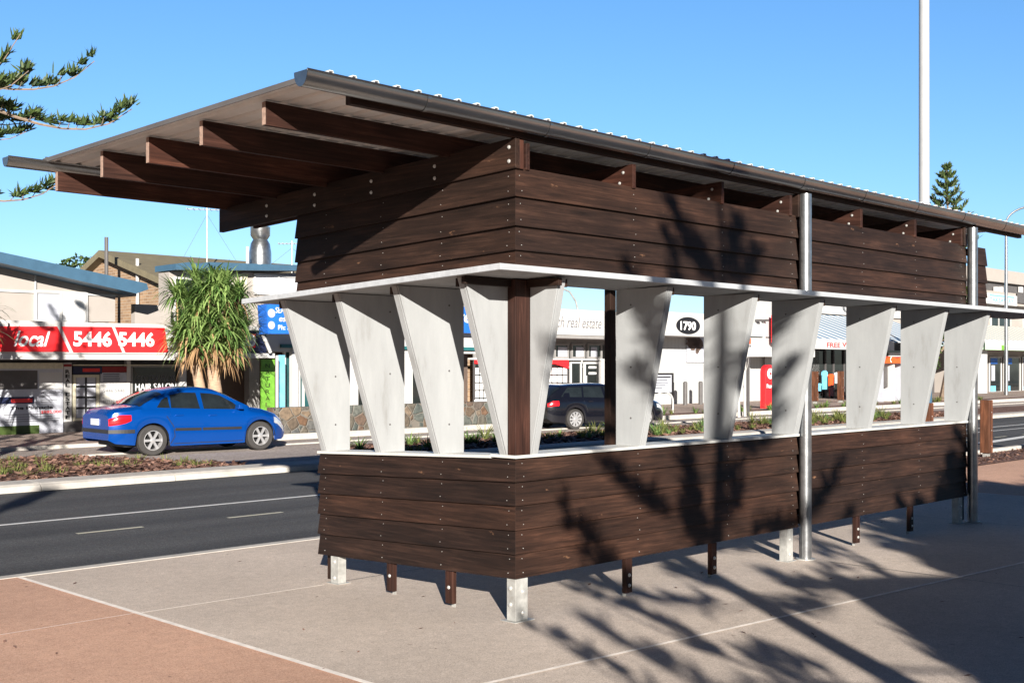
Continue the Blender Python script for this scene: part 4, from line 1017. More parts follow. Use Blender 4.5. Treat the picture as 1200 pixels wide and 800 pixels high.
# notice board
v = 26.5; u_ = usol(778, v)
nb = thing('notice_board', 'black framed notice board on two posts before the white ribbed wall', 'notice board', (u_, v, 0.06))
mb = MB(); rect(mb, 764, 437, 789.5, 439, v, 0.08); rect(mb, 764, 459.5, 789.5, 461, v, 0.08); rect(mb, 764, 439, 766, 459.5, v, 0.08); rect(mb, 787.5, 439, 789.5, 459.5, v, 0.08); build(mb, 'frame', 'black', nb)
bd = rpart('board', 'paper', nb, 766, 439, 787.5, 459.5, v+0.02, 0.03)
mb = MB()
for y, x in ((441, 786), (445, 782), (448, 783), (451, 780), (454, 776)): rect(mb, 767, y, x, y+(1.6 if y == 441 else .6), v+0.012, 0.005)
build(mb, 'printed_lines', 'txtk', bd)
rpart('post', 'black', nb, 788.4, 448, 790, 480, v+.09, 0.08); rpart('post', 'black', nb, 764.2, 448, 765.4, 480, v+.09, 0.08)
# bike hoops
v = 22.6; u_ = usol(778, v); mb = MB()
w_ = (usol(789, v)-usol(767.5, v))/2
mb.tube([(-w_, 0, 0), (-w_, 0, 0.55)]+[(-w_*math.cos(a), 0, 0.55+w_*0.62*math.sin(a)) for a in [k*math.pi/10 for k in range(11)]]+[(w_, 0, 0)], 0.035, 8)
one(mb, 'bike_hoop', 'white steel bike hoop on the footpath beside the black car', 'bike hoop', 'white', (u_, v, 0.06), local=True, smooth=True)
# saplings with stake
for i, (x, hgt) in enumerate(((866, 2.0), (873, 1.7))):
    v = 19.9+i*0.3; u_ = usol(x, v); mb = MB(); pth = [(0, 0, 0), (0.02, 0.03, 0.8), (-0.03, 0.02, 1.6), (0.03, 0, hgt+.9)]
    mb.tube(pth, [0.06, 0.05, 0.035, 0.008], 8)
    t = thing('sapling', ['white stemmed bare sapling with a thick trunk, left of the staked one', 'thinner white stemmed bare sapling beside its timber stake'][i], 'sapling', (u_, v, 0), local=True); build(mb, 'trunk', 'whitebark', t)
    mb = MB()
    for k in range(14):
        z = random.uniform(1.0, hgt+.7); a = random.uniform(0, 6.28); mb.tube([(0, 0, z), (.18*math.cos(a), .18*math.sin(a), z+.35), (.25*math.cos(a), .25*math.sin(a), z+.7)], [.012, .008, .003], 5)
    build(mb, 'twigs', 'whitebark', t)
v = 20.2; mb = MB(); mb.box(-0.05, 0.05, -0.05, 0.05, 0, 2.2); one(mb, 'tree_stake', 'square timber stake standing beside the thin white sapling', 'stake', 'dgrey', (usol(876.5, v), v, 0), local=True)
# red letter box kiosk
v = 23.6; u_ = usol(902.5, v)
rb = thing('red_post_box', 'red rounded top posting box with a white disc before the white shop', 'post box', (u_, v, 0.06), local=True)
w_ = (usol(909.5, v)-usol(896, v))/2*.80; h = 2.05
mb = MB(); ol = [(-w_, 0), (w_, 0), (w_, h-.35)]+[(w_*math.cos(a), h-.35+.35*math.sin(a)) for a in [k*math.pi/10 for k in range(1, 10)]]+[(-w_, h-.35)]
mb.prism(ol, lambda a, b: (a, 0, b), lambda a, b: (a, 0.3, b)); build(mb, 'body', 'redpaint', rb, bevel=0.03)
mb = MB(); mb.lathe([(0.25, 0), (0.25, -0.015), (0.0001, -0.016)], (0, -0.001, h-.42), 20, 'y'); dk = build(mb, 'white_disc', 'txtw', rb)
mb = MB(); mb.prism([(-.07, -.12), (.1, 0), (-.07, .12)], lambda a, b: (a, -0.022, h-.42+b), lambda a, b: (a, -0.018, h-.42+b)); build(mb, 'emblem', 'redpaint', dk)
BASE['red_post_box'] = (0, 0, 0); text_uz('Post', -w_*.75, w_*.5, .95, 1.15, -0.006, 'txtw', rb, bold=.03)
# orange hooded phone booths
v = 24.9; ua, ub = usol(1030, v), usol(1057, v); u_ = (ua+ub)/2; hw = (ub-ua)/2
pb = thing('phone_booth', 'pair of phone booths under a domed orange hood', 'phone booth', (u_, v, 0.06), local=True)
Yq = OY+u_*SP+v*CP; zt = EYE+(430-417.5)*Yq/F_-.06; z0 = EYE+(430-425.5)*Yq/F_-.06
mb = MB(); ol = [(-hw, z0), (hw, z0), (hw*.9, z0+(zt-z0)*.7), (hw*.62, zt), (hw*.25, zt-.04), (0, zt-.14), (-hw*.25, zt-.04), (-hw*.62, zt), (-hw*.9, z0+(zt-z0)*.7)]
mb.prism(ol, lambda a, b: (a, -0.4, b), lambda a, b: (a, 0.5, b)); hd = build(mb, 'hood', 'orange', pb)
for s in (-.5, .5):
    mb = MB(); c0 = (s*hw, z0+(zt-z0)*.52)
    mb.add([(c0[0]+.17*math.cos(a)*(1 if j else .6), -0.408, c0[1]+.17*math.sin(a)*(1 if j else .6)) for j in (0, 1) for a in [R(90+k*30) for k in range(7)]], [(i, i+1, 7+i+1, 7+i) for i in range(6)]); build(mb, 'handset_mark', 'txtw', hd)
mb = MB(); mb.box(-.08, .08, -.2, .4, 0, z0); mb.box(.1, hw*.75, .25, .3, .3, z0); build(mb, 'centre_panel', 'white', pb)
mb = MB(); mb.box(-hw*.85, -.15, .1, .3, 0.8, z0-.2); build(mb, 'phone_unit', 'dgrey', pb); mb = MB(); mb.box(-hw*.95, -hw*.9, -.2, .4, 0, z0); mb.box(hw*.9, hw*.95, -.2, .4, 0, z0); build(mb, 'side_panel', 'paper', pb)
# ================================================================== CARS
def interp(tab, x):
    if x <= tab[0][0]: return tab[0][1]
    for (a, p), (b, q) in zip(tab, tab[1:]):
        if x <= b:
            t = (x-a)/(b-a); return p+(q-p)*t
    return tab[-1][1]
def smooth_tab(tab, x, h=0.05):
    return sum(interp(tab, x+d)*w for d, w in ((-h, .25), (0, .5), (h, .25)))
def wheel(parent, cx, cy, r_, side, spokes, rimr):
    """centre (cx, cy, r_); side -1 = right flank (faces -y)"""
    mb = MB(); w = 0.20; pr = [(rimr, -w/2), (r_*0.93, -w/2), (r_, -w*0.36), (r_, w*0.36), (r_*0.93, w/2), (rimr, w/2)]
    mb.lathe(pr, (cx, cy, r_), 36, 'y', caps=False); t = build(mb, 'tyre', 'rubber', parent, smooth=True)
    mb = MB(); f = side
    mb.lathe([(rimr*1.0, f*0.095), (rimr*0.93, f*0.098), (rimr*0.88, f*0.05), (rimr*0.86, -f*0.08), (rimr, -f*0.09)], (cx, cy, r_), 36, 'y', caps=False)
    for k in range(spokes):
        a = 2*math.pi*k/spokes; ca, sa = math.cos(a), math.sin(a); hw = rimr*0.13
        def q(rr, s, d): return (cx+ca*rr-sa*s, cy+f*d, r_+sa*rr+ca*s)
        mb.hexa([q(.03, -hw*.8, .05), q(rimr*.95, -hw*1.25, .06), q(rimr*.95, hw*1.25, .06), q(.03, hw*.8, .05), q(.03, -hw*.8, .085), q(rimr*.95, -hw, .088), q(rimr*.95, hw, .088), q(.03, hw*.8, .085)])
    mb.lathe([(rimr*.28, f*.04), (rimr*.26, f*.092), (rimr*.12, f*.098), (0.0001, f*.098)], (cx, cy, r_), 20, 'y', caps=False)
    build(mb, 'rim', 'alloy', t, smooth=True)
    mb = MB(); mb.lathe([(rimr*.86, -f*.01), (0.0001, -f*.01)], (cx, cy, r_), 20, 'y'); build(mb, 'brake_disc', 'trim', t)

def make_car(name, label, S, paint):
    """x forward from rear bumper, y left; right flank (-y) faces the camera"""
    car = thing(name, label, 'car', (0, 0, 0), local=True)
    L_ = S['L']; W = S['W']/2; xr, xf = S['axles']; rw = S['rw']
    top = S['top']; belt = S['belt']; low = S['low']
    def width(x):
        e = 0.0
        if x < 0.5: e = (1-x/0.5)**2.2*S.get('rtap', 0.16)
        if x > L_-0.75: e = ((x-(L_-0.75))/0.75)**2.2*0.30
        return W-e
    def sect(x):
        T = smooth_tab(top, x); Bz = smooth_tab(belt, x); lo = smooth_tab(low, x, .03); w = width(x)
        T = max(T, Bz+0.015)
        for xa in (xr, xf):
            d = abs(x-xa); ra = rw+0.055
            if d < ra: lo = max(lo, rw+math.sqrt(ra*ra-d*d)*0.98)
        fl = 0.0
        for xa in (xr, xf):
            d = abs(x-xa); fl = max(fl, math.exp(-(d/0.36)**4)*0.022)
        lo = min(lo, Bz-0.12); hB = Bz-lo; k = 0.36
        P = [(w*0.955+fl, lo), (w*0.985+fl, lo+hB*0.25), (w+fl, lo+hB*0.5), (w*0.992+fl*.5, lo+hB*0.78), (w*0.955, Bz)]
        hT = T-Bz; yb = w*0.955-0.012
        if hT > 0.12:
            zt_ = Bz+hT*0.86; y2 = yb-k*(zt_-Bz)
            P += [(yb, Bz+0.012), (y2, zt_), (y2-0.09*min(1, hT/0.4), T-0.018), (y2*0.6, T), (0, T+0.012)]
        else:
            P += [(yb, Bz+0.006), (yb*0.93, Bz+hT*0.55+.004), (yb*0.82, Bz+hT*.85+.006), (yb*0.5, T+.004), (0, T+0.014)]
        return P
    xs = []; x = 0.0
    while x < L_+1e-6: xs.append(min(x, L_)); x += 0.04
    if xs[-1] < L_-1e-3: xs.append(L_)
    SS = [sect(x) for x in xs]; n = len(SS[0])
    # body shell (both flanks)
    mb = MB()
    for sgn in (1, -1):
        pts = [(x, sgn*p[0], p[1]) for x, s in zip(xs, SS) for p in s]; fc = []
        for i in range(len(xs)-1):
            for j in range(n-1):
                a, b, c, d = i*n+j, (i+1)*n+j, (i+1)*n+j+1, i*n+j+1
                fc.append((a, b, c, d) if sgn < 0 else (d, c, b, a))
        mb.add(pts, fc)
    for xi, s in ((0, SS[0]), (L_, SS[-1])):
        m = [(xi, p[0], p[1]) for p in s]+[(xi, -p[0], p[1]) for p in reversed(s[:-1])]
        mb.add(m, [tuple(range(len(m)))])
    body = build(mb, 'body', paint, car, smooth=True)
    mb = MB(); mb.box(0.35, L_-0.35, -W*0.80, W*0.80, 0.20, 0.34); mb.box(xr-rw-.02, xr+rw+.02, -W+.24, W-.24, .3, .72); mb.box(xf-rw-.02, xf+rw+.02, -W+.24, W-.24, .3, .70); build(mb, 'underbody', 'trim', car)
    def ysurf(x, z):
        s = sect(x)
        for (y0, z0), (y1, z1) in zip(s, s[1:]):
            if z0 <= z <= z1+1e-9 and z1 > z0: return y0+(y1-y0)*(z-z0)/(z1-z0)
        return s[0][0]
    def flank_poly(name_, m_, pts, off=0.005, par=None, both=True, dz=0.0):
        """polygon (x,z) laid on the flank"""
        obs = []
        for sgn in ((-1, 1) if both else (-1,)):
            mb = MB(); q = [(x, sgn*(ysurf(x, z)+off), z) for x, z in pts]; qi = [(x, sgn*(ysurf(x, z)-0.012), z) for x, z in pts]; k = len(q)
            mb.add(q+qi, [tuple(range(k))]+[(i, (i+1) % k, k+(i+1) % k, k+i) for i in range(k)])
            obs.append(build(mb, name_, m_, par or car))
        return obs
    def strip_patch(name_, m_, x0, x1, z0f, z1f, off=0.006, nx=14, nz=5, par=None):
        for sgn in (-1, 1):
            mb = MB(); pts = []
            for i in range(nx+1):
                x = x0+(x1-x0)*i/nx
                for j in range(nz+1):
                    z = z0f(x)+(z1f(x)-z0f(x))*j/nz; o = off*(1 if 0 < j < nz else 0.2)
                    pts.append((x-(off if x < 0.3 else 0), sgn*(ysurf(x, z)+o), z))
            mb.add(pts, [(i*(nz+1)+j, (i+1)*(nz+1)+j, (i+1)*(nz+1)+j+1, i*(nz+1)+j+1) for i in range(nx) for j in range(nz)])
            build(mb, name_, m_, par or car, smooth=True)
    for nm, pts in S['windows']: flank_poly(nm, 'carglass', pts, 0.004)
    for pts in S['trims']: flank_poly('rub_strip', 'trim', pts, 0.012)
    # door gaps
    mb = MB()
    for pl_ in S['gaps']:
        for (x0, z0), (x1, z1) in zip(pl_, pl_[1:]):
            d = Vector((x1-x0, z1-z0)).normalized(); nx_, nz_ = -d.y*0.008, d.x*0.008
            q = [(x, -(ysurf(x, z)+0.0025), z) for x, z in ((x0-nx_, z0-nz_), (x1-nx_, z1-nz_), (x1+nx_, z1+nz_), (x0+nx_, z0+nz_))]
            mb.add(q, [(0, 1, 2, 3)]); mb.add([(a, -b, c) for a, b, c in q], [(0, 1, 2, 3)])
    build(mb, 'panel_gap', 'trim', body)
    # windscreens follow the shell
    for nm, x0, x1 in (('windscreen', *S['ws']), ('rear_window', *S['rwd'])):
        mb = MB(); m = 12; pts = []
        for i in range(m+1):
            x = x0+(x1-x0)*i/m; s = sect(x); up = s[6:]          # from tumblehome top to crown
            row = [(x, y*0.97, z) for y, z in up]; row += [(x, -y*0.97, z) for y, z in reversed(up[:-1])]
            dz = 0.012; pts += [(a+(dz if x0 > L_*0.5 else -dz), b, c+dz*0.6) for a, b, c in row]
        k = 2*len(SS[0][6:])-1
        mb.add(pts, [(i*k+j, (i+1)*k+j, (i+1)*k+j+1, i*k+j+1) for i in range(m) for j in range(k-1)])
        build(mb, nm, 'carglass', car, smooth=True)
    # lamps
    strip_patch('tail_light', 'tail', *S['tail'][:2], *S['tail'][2:])
    strip_patch('headlight', 'lamp', *S['head'][:2], *S['head'][2:])
    # handles, mirrors
    for hx, hz in S['handles']:
        for sgn in (-1, 1):
            mb = MB(); y = ysurf(hx, hz); mb.box(hx-0.09, hx+0.09, sgn*(y+0.028), sgn*(y+0.006), hz-0.016, hz+0.016); build(mb, 'door_handle', paint, car, bevel=0.008)
    mx_, mz = S['mirror']
    for sgn in (-1, 1):
        mb = MB(); y = ysurf(mx_, mz)
        mb.hexa([(mx_-.06, sgn*(y-.02), mz), (mx_+.10, sgn*(y-.02), mz-.01), (mx_+.07, sgn*(y+.17), mz), (mx_-.05, sgn*(y+.17), mz+.01), (mx_-.06, sgn*(y-.01), mz+.09), (mx_+.06, sgn*(y-.01), mz+.08), (mx_+.03, sgn*(y+.16), mz+.12), (mx_-.05, sgn*(y+.16), mz+.12)]); build(mb, 'mirror', paint, car, bevel=0.02)
    # plate and rear trim
    mb = MB(); px_, pz = S['plate']; mb.box(px_-0.02, px_, -0.19, 0.19, pz-.065, pz+.065); build(mb, 'number_plate', 'txtw', car)
    if S.get('rstrip'):
        z0, z1 = S['rstrip']
        mb = MB(); m = 10; pts = []
        for sgn in (-1,):
            for i in range(m+1): 
                x = S.get('rsx', .55)*(1-i/m)**1.6
                pts += [(x-0.012*(i/m), -(ysurf(x, (z0+z1)/2)+0.012), z0), (x-0.012*(i/m), -(ysurf(x, (z0+z1)/2)+0.012), z1)]
            pts += [(a, -b, c) for a, b, c in [pts[i_] for i_ in sum([[2*k, 2*k+1] for k in range(m, -1, -1)], [])]]
        mb.add(pts, [(2*i, 2*i+2, 2*i+3, 2*i+1) for i in range(2*m+1)]); build(mb, 'bumper_strip', 'trim', car)
    for xa in (xr, xf):
        for sgn in (-1, 1):
            mb = MB(); w_ = bpy.data.objects.new('wheel', None); COL.objects.link(w_); w_.parent = car; BASE[w_.name] = (0, 0, 0)
            wheel(w_, xa, sgn*(W-0.105), rw, sgn, S['spokes'], S['rimr'])
            # dark arch liner
            mb = MB(); N = 18; ra = rw+0.06
            pts = [(xa+ra*math.cos(math.pi*k/N), sgn*yy_, rw+ra*math.sin(math.pi*k/N)) for yy_ in (W-0.035, W-0.27) for k in range(N+1)]
            mb.add(pts, [(k, k+1, N+2+k, N+1+k) for k in range(N)]); build(mb, 'arch_liner', 'trim', w_)
    # seats seen as dark shapes through the glass
    return car

blue = dict(L=4.30, W=1.72, axles=(0.92, 3.52), rw=0.328, rimr=0.215, spokes=6,
    top=[(0, .86), (.06, .98), (.35, 1.04), (.62, 1.06), (1.0, 1.27), (1.3, 1.395), (1.7, 1.455), (2.1, 1.465), (2.45, 1.42), (2.75, 1.29), (3.3, 1.00), (3.6, .955), (4.0, .84), (4.22, .70), (4.30, .56)],
    belt=[(0, .83), (.1, .93), (.6, 1.0), (1.2, .985), (2.2, .95), (3.1, .915), (3.6, .86), (4.0, .76), (4.2, .62), (4.30, .50)],
    low=[(0, .36), (.12, .28), (.5, .24), (1.4, .19), (3.0, .19), (3.9, .22), (4.2, .22), (4.30, .28)],
    windows=[('rear_quarter_window', [(1.02, 1.03), (1.32, 1.015), (1.30, 1.26), (1.16, 1.20)]), ('rear_door_window', [(1.35, 1.015), (2.03, .985), (1.98, 1.335), (1.62, 1.345), (1.36, 1.29)]), ('front_door_window', [(2.12, .98), (3.03, .95), (2.86, 1.10), (2.55, 1.27), (2.36, 1.31), (2.09, 1.33)])],
    trims=[[(1.42, .52), (2.03, .51), (2.03, .57), (1.42, .58)], [(2.07, .51), (3.02, .50), (3.02, .56), (2.07, .57)]],
    gaps=[[(2.05, .24), (2.06, .96)], [(3.07, .30), (3.09, .92)], [(1.38, .62), (1.22, .84), (1.20, 1.0)], [(1.32, .24), (1.42, .40), (1.38, .62)], [(1.4, .24), (3.07, .24)]],
    ws=(2.62, 3.24), rwd=(.66, 1.2), tail=(0.0, .43, lambda x: .66+.10*x+.75*x**3, lambda x: min(.80+.45*x, .885, interp(blue['belt'], x)-.02)), head=(3.88, 4.26, lambda x: interp(blue['belt'], x)-.17, lambda x: interp(blue['belt'], x)-.03),
    handles=[(1.52, .86), (2.32, .84)], mirror=(2.95, .95), plate=(-0.004, .73), rstrip=(.50, .58), rsx=.50)
bc = make_car('blue_sedan', 'bright blue four door sedan parked across the road in front of the hair salon', blue, 'carblue')
def place_car(c, rear_px, front_px, S):
    """stand the near wheels on the two surveyed points of the road, keeping the car's true size"""
    a = gnd(*rear_px); b = gnd(*front_px); mid = Vector(((a[0]+b[0])/2, (a[1]+b[1])/2)); ang = math.atan2(b[1]-a[1], b[0]-a[0])
    return mid, ang
CS = 1.10
def set_car(c, S, near_rear_uv, ang, s):
    """near rear wheel contact at the given street point"""
    xr = S['axles'][0]*s; y = -(S['W']/2)*s
    ca, sa = math.cos(ang), math.sin(ang)
    ox = near_rear_uv[0]-(xr*ca-y*sa); oy = near_rear_uv[1]-(xr*sa+y*ca)
    c.location = S2W(ox, oy, 0.003); c.rotation_euler = (0, 0, PHI+ang); c.scale = (s, s, s)
ar = gnd(178, 534.5)
set_car(bc, blue, gnd(180, 534), R(-3.5), 1.05)

wag = dict(L=4.90, W=1.85, axles=(1.0, 3.92), rw=0.33, rimr=0.24, spokes=10,
    top=[(0, .92), (.05, 1.05), (.35, 1.30), (.6, 1.43), (1.0, 1.46), (1.8, 1.485), (2.3, 1.475), (2.7, 1.40), (3.1, 1.22), (3.6, 1.03), (4.0, .98), (4.5, .88), (4.8, .74), (4.9, .6)],
    belt=[(0, .88), (.1, .97), (.6, 1.01), (1.4, .99), (2.6, .955), (3.5, .93), (4.1, .88), (4.6, .78), (4.8, .66), (4.9, .52)],
    low=[(0, .36), (.12, .26), (.5, .22), (1.5, .18), (3.4, .18), (4.4, .2), (4.8, .2), (4.9, .26)],
    windows=[('rear_quarter_window', [(.45, 1.06), (1.28, 1.04), (1.34, 1.36), (.78, 1.36)]), ('rear_door_window', [(1.36, 1.04), (2.18, 1.01), (2.14, 1.37), (1.40, 1.375)]), ('front_door_window', [(2.27, 1.01), (3.28, .985), (3.05, 1.14), (2.72, 1.30), (2.5, 1.35), (2.24, 1.365)])],
    trims=[], gaps=[[(2.23, .24), (2.24, .98)], [(3.35, .3), (3.36, .94)], [(1.42, .28), (1.48, .6), (1.34, .9), (1.34, 1.0)], [(1.45, .24), (3.35, .24)]],
    ws=(2.8, 3.5), rwd=(.03, .5), tail=(0.0, .36, lambda x: .74+.08*x, lambda x: min(.84+.5*x, .93)), head=(4.4, 4.84, lambda x: interp(wag['belt'], x)-.16, lambda x: interp(wag['belt'], x)-.03),
    handles=[(1.6, .90), (2.45, .88)], mirror=(3.2, .98), plate=(-0.004, .80), rstrip=None)
wc = make_car('black_wagon', 'black station wagon with bright alloy wheels parked seen through the shelter openings', wag, 'carblack')
set_car(wc, wag, gnd(675, 503), R(-13), 0.99)
# chrome corner of the tail lamp
# ================================================================== TREES
def norfolk(name, label, x, y, H, zstart, rad, whorls, nb, tuft_n, blade_n, blade_l, blade_w, trunk_r=0.2, seed=1, dens=1.0, droop=0.22, group=None, prune=None, extra=()):
    random.seed(seed)
    u, v = W2S(x, y); t = thing(name, label, 'tree', (u, v, 0), group, rot=-PHI, local=True)
    mb = MB(); N = 14
    mb.tube([(0.06*math.sin(k*.7), 0.05*math.cos(k), H*k/N) for k in range(N+1)], [trunk_r*(1-0.93*k/N)+0.012 for k in range(N+1)], 10); build(mb, 'trunk', 'bark', t, smooth=True)
    mw = MB(); mf = MB()
    def branch(z0, az, L, up, droop=droop, tm=1.0, ab=None):
        P = []; n = 9 if ab is None else 16
        for i in range(n+1):
            s = i/n; r_ = L*s
            if ab: zz_ = z0-ab[0]*s+ab[1]*s**8            # an old low limb: sweeps down, flattens, lifts at the tip
            else: zz_ = z0+L*(-droop*math.sin(math.pi*min(1, s*0.95))+up*s**2.6)
            P.append(Vector((r_*math.cos(az), r_*math.sin(az), zz_)))
        mw.tube(P, [max(0.006, 0.028*(L/3)*(1-i/n*0.85)) for i in range(n+1)], 5, caps=False)
        side = Vector((-math.sin(az), math.cos(az), 0))
        tn = int(tuft_n*tm)
        for q in range(tn):
            s = 0.22+0.78*(q+random.random()*0.6)/tn
            if random.random() > dens: continue
            i = min(n-1, int(s*n)); f = s*n-i; p = P[i].lerp(P[i+1], f); d = (P[min(i+1, n)]-P[i]).normalized()
            sd = random.choice((-1, 1))
            # a short side twig
            tl = random.uniform(0.06, 0.30)*L*0.33*(1.15-s)
            tip = p+side*sd*tl+d*tl*0.8+Vector((0, 0, tl*0.5+blade_l*0.2))
            if tl > 0.08: mw.tube([p, (p+tip)/2-Vector((0, 0, .03)), tip], [0.009, 0.007, 0.004], 4, caps=False)
            m = max(1, int(tl/0.13)+1)
            for k in range(m):
                c = p.lerp(tip, (k+1)/m)
                for _ in range(blade_n):
                    dd = Vector((random.gauss(0, .8), random.gauss(0, .8), random.gauss(0.15, .55)))+d*0.9+Vector((0, 0, 0.8))
                    dd.normalize(); l = blade_l*random.uniform(.5, 1.1)
                    e = dd.cross(Vector((random.random()-.5, random.random()-.5, .3))).normalized()*blade_w
                    b0 = c+Vector((random.gauss(0, .03), random.gauss(0, .03), 0)); mf.add([b0-e*.5, b0+e*.5, b0+dd*l*.6+e*.45, b0+dd*l, b0+dd*l*.6-e*.45], [(0, 1, 2, 3, 4)])
    for w in range(whorls):
        f = w/(whorls-1); z0 = zstart+(H-zstart)*0.975*f; L = rad*((1-f)**0.8*0.93+0.07)*random.uniform(.88, 1.1)
        a0 = random.uniform(0, 6.28)
        for b in range(nb):
            az = a0+2*math.pi*b/nb+random.uniform(-.12, .12)
            if prune and prune(f, az): continue
            branch(z0+random.uniform(-.08, .08), az, L*random.uniform(.85, 1.1), 0.34+0.30*f)
    for tz, az, L, a_, b_, tm in extra: branch(tz+a_-b_, az, L, 0, 0, tm, (a_, b_))
    build(mw, 'branches', 'bark', t); build(mf, 'crown', 'needle', t)
    return t
# tree at the left whose branches reach into the picture
norfolk('norfolk_pine', 'norfolk pine standing left of the frame, its fine branches reaching in at top left', -10.3, 16.0, 9.6, 3.6, 3.8, 9, 6, 17, 22, 0.17, 0.027, 0.24, seed=5, dens=0.85,
        prune=lambda f, az: abs((az+math.pi) % (2*math.pi)-math.pi) < 1.0 or (f > .55 and abs((az-math.pi/2+math.pi) % (2*math.pi)-math.pi) < 0.9),
        extra=[(5.56, .03, 5.05, 2.2, .85, 3.6), (6.30, .10, 4.45, 1.0, .75, 1.9), (5.89, -.16, 4.0, 1.6, .7, 3.2), (6.45, -.10, 3.75, .4, .9, 1.5), (4.51, -.04, 4.2, 1.2, .6, 2.4), (5.62, .22, 3.6, 1.8, .6, 3.2), (5.8, -.25, 3.5, 1.6, .6, 3.2), (5.3, .12, 3.5, 1.6, .5, 3.0)])
# the pine behind the camera that throws the branch shadow over the shelter
norfolk('norfolk_pine', 'young norfolk pine standing behind the viewpoint, shading the middle of the shelter', 4.11, -4.0, 8.1, 2.5, 2.7, 8, 4, 20, 9, 0.26, 0.05, 0.17, seed=11, dens=0.9, droop=0.10)
# far pine over the roof
norfolk('norfolk_pine', 'small far norfolk pine rising above the right end of the shelter roof', 0.372*70, 70, 13.9, 8.5, 1.9, 11, 6, 11, 4, 0.38, 0.08, 0.20, seed=3, droop=0.05)

def leafy(name, label, x, y, trunk_pts, tr, blobs, n, ls, m='leaf', seed=2, cat='tree', limbs=True, aspect=0.5):
    random.seed(seed); u, v = W2S(x, y); t = thing(name, label, cat, (u, v, 0), rot=-PHI, local=True)
    mb = MB(); mb.tube(trunk_pts, tr, 9)
    if limbs:
        e = Vector(trunk_pts[-1])
        for c, r_ in blobs:
            c = Vector(c); mb.tube([e, e.lerp(c, .5)+Vector((0, 0, .15)), c], [tr[-1]*.8, tr[-1]*.45, .02], 6)
    build(mb, 'trunk', 'bark', t, smooth=True)
    mf = MB()
    for c, r_ in blobs:
        for _ in range(int(n*(r_[0]*r_[2]))):
            d = Vector((random.gauss(0, 1), random.gauss(0, 1), random.gauss(0, 1))).normalized()*random.uniform(.35, 1)**.5
            if random.random() < .15: d *= 1.12
            p = Vector((c[0]+d.x*r_[0], c[1]+d.y*r_[1], c[2]+d.z*r_[2]))
            a = Vector((random.gauss(0, 1), random.gauss(0, 1), random.gauss(0, .5))).normalized()*ls*random.uniform(.6, 1.2)
            b = a.cross(Vector((random.gauss(0, 1), random.gauss(0, 1), 1))).normalized()*ls*aspect
            mf.add([p, p+a*.5+b*.5, p+a, p+a*.5-b*.5], [(0, 1, 2, 3)])
    build(mf, 'crown', m, t); return t

def pandanus(name, label, x, y, heads, trunks, L, seed, nl=46, w=0.075):
    random.seed(seed); u, v = W2S(x, y); t = thing(name, label, 'tree', (u, v, 0), rot=-PHI, local=True)
    for tp, tr in trunks:
        mb = MB(); mb.tube(tp, tr, 12); build(mb, 'trunk', 'pbark', t, smooth=True)
    mb = MB(); e = Vector(trunks[0][0][-1])
    for h in heads:
        h = Vector(h); mb.tube([e, e.lerp(h, .5)+Vector((0, 0, -.1)), h], [.08, .055, .045], 7)
    build(mb, 'limbs', 'bark', t, smooth=True)
    mf = MB(); md = MB(); lowz = sorted(q[2] for q in heads)[len(heads)//4]
    for h in heads:
        for k in range(nl):
            az = random.uniform(0, 6.28); el = random.uniform(-0.25, 2.6)
            mf.blade(h, (math.cos(az), math.sin(az), 0), el, L*random.uniform(.65, 1.15), w, random.uniform(.9, 2.2), 5)
        for k in range(nl//8 if h[2] < lowz else nl//30):
            az = random.uniform(0, 6.28); md.blade((h[0], h[1], h[2]-.15), (math.cos(az)*.5, math.sin(az)*.5, 0), -.5, L*random.uniform(.6, 1.1), w*.8, 2.6, 5)
    build(mf, 'crown', 'pandan', t); build(md, 'dry_skirt', 'dead', t); return t
# pandanus behind the blue car
Y0 = 35.0; X0 = (246-600)/1370*Y0
k_ = Y0/1370
hd = [((q-250)*k_, -.75, EYE+(430-r_)*k_-.1) for q, r_ in ((250, 352), (264, 345), (240, 368), (272, 362), (258, 376), (232, 384), (275, 385), (246, 395), (262, 398))]
random.seed(21)
for px_, py_ in ((248, 345), (225, 365), (275, 350), (285, 372), (222, 390), (240, 380), (262, 372), (250, 400), (283, 395), (228, 400), (262, 330), (238, 328), (268, 408), (220, 345), (245, 360), (232, 352), (290, 345), (276, 335), (255, 388), (222, 380), (284, 386), (270, 404), (240, 405)):
    hd.append(((px_-252)*k_, random.uniform(-.7, .7), EYE+(430-py_)*k_-.12))
pandanus('pandanus_tree', 'pandanus tree with drooping strap leaves and two pale trunks behind the blue car', X0, Y0, hd,
         [([(.22, 0, 0), (.18, 0, 1.0), (.10, 0, 1.9), (0, 0, 2.5)], [.25, .22, .18, .12]), ([(-.25, -.1, 0), (-.22, -.1, 1.1), (-.38, -.05, 1.9), (-.5, 0, 2.5)], [.19, .17, .15, .1])], .95, 22, nl=125, w=.085)
Y0 = 29.0; X0 = (-38-600)/1370*Y0; k_ = Y0/1370
hd = [((px_+22)*k_, random.uniform(-.6, .6), EYE+(430-py_)*k_) for px_, py_ in ((-30, 372), (-12, 385), (-20, 400), (-38, 395), (-6, 398), (-25, 415), (-12, 368), (-45, 380))]
pandanus('pandanus_tree', 'pandanus tree cut off by the left edge in front of the red sign', X0, Y0, hd, [([(0, 0, 0), (.05, 0, 1.2), (0, 0, 2.3)], [.2, .18, .14])], .95, 23, nl=36)
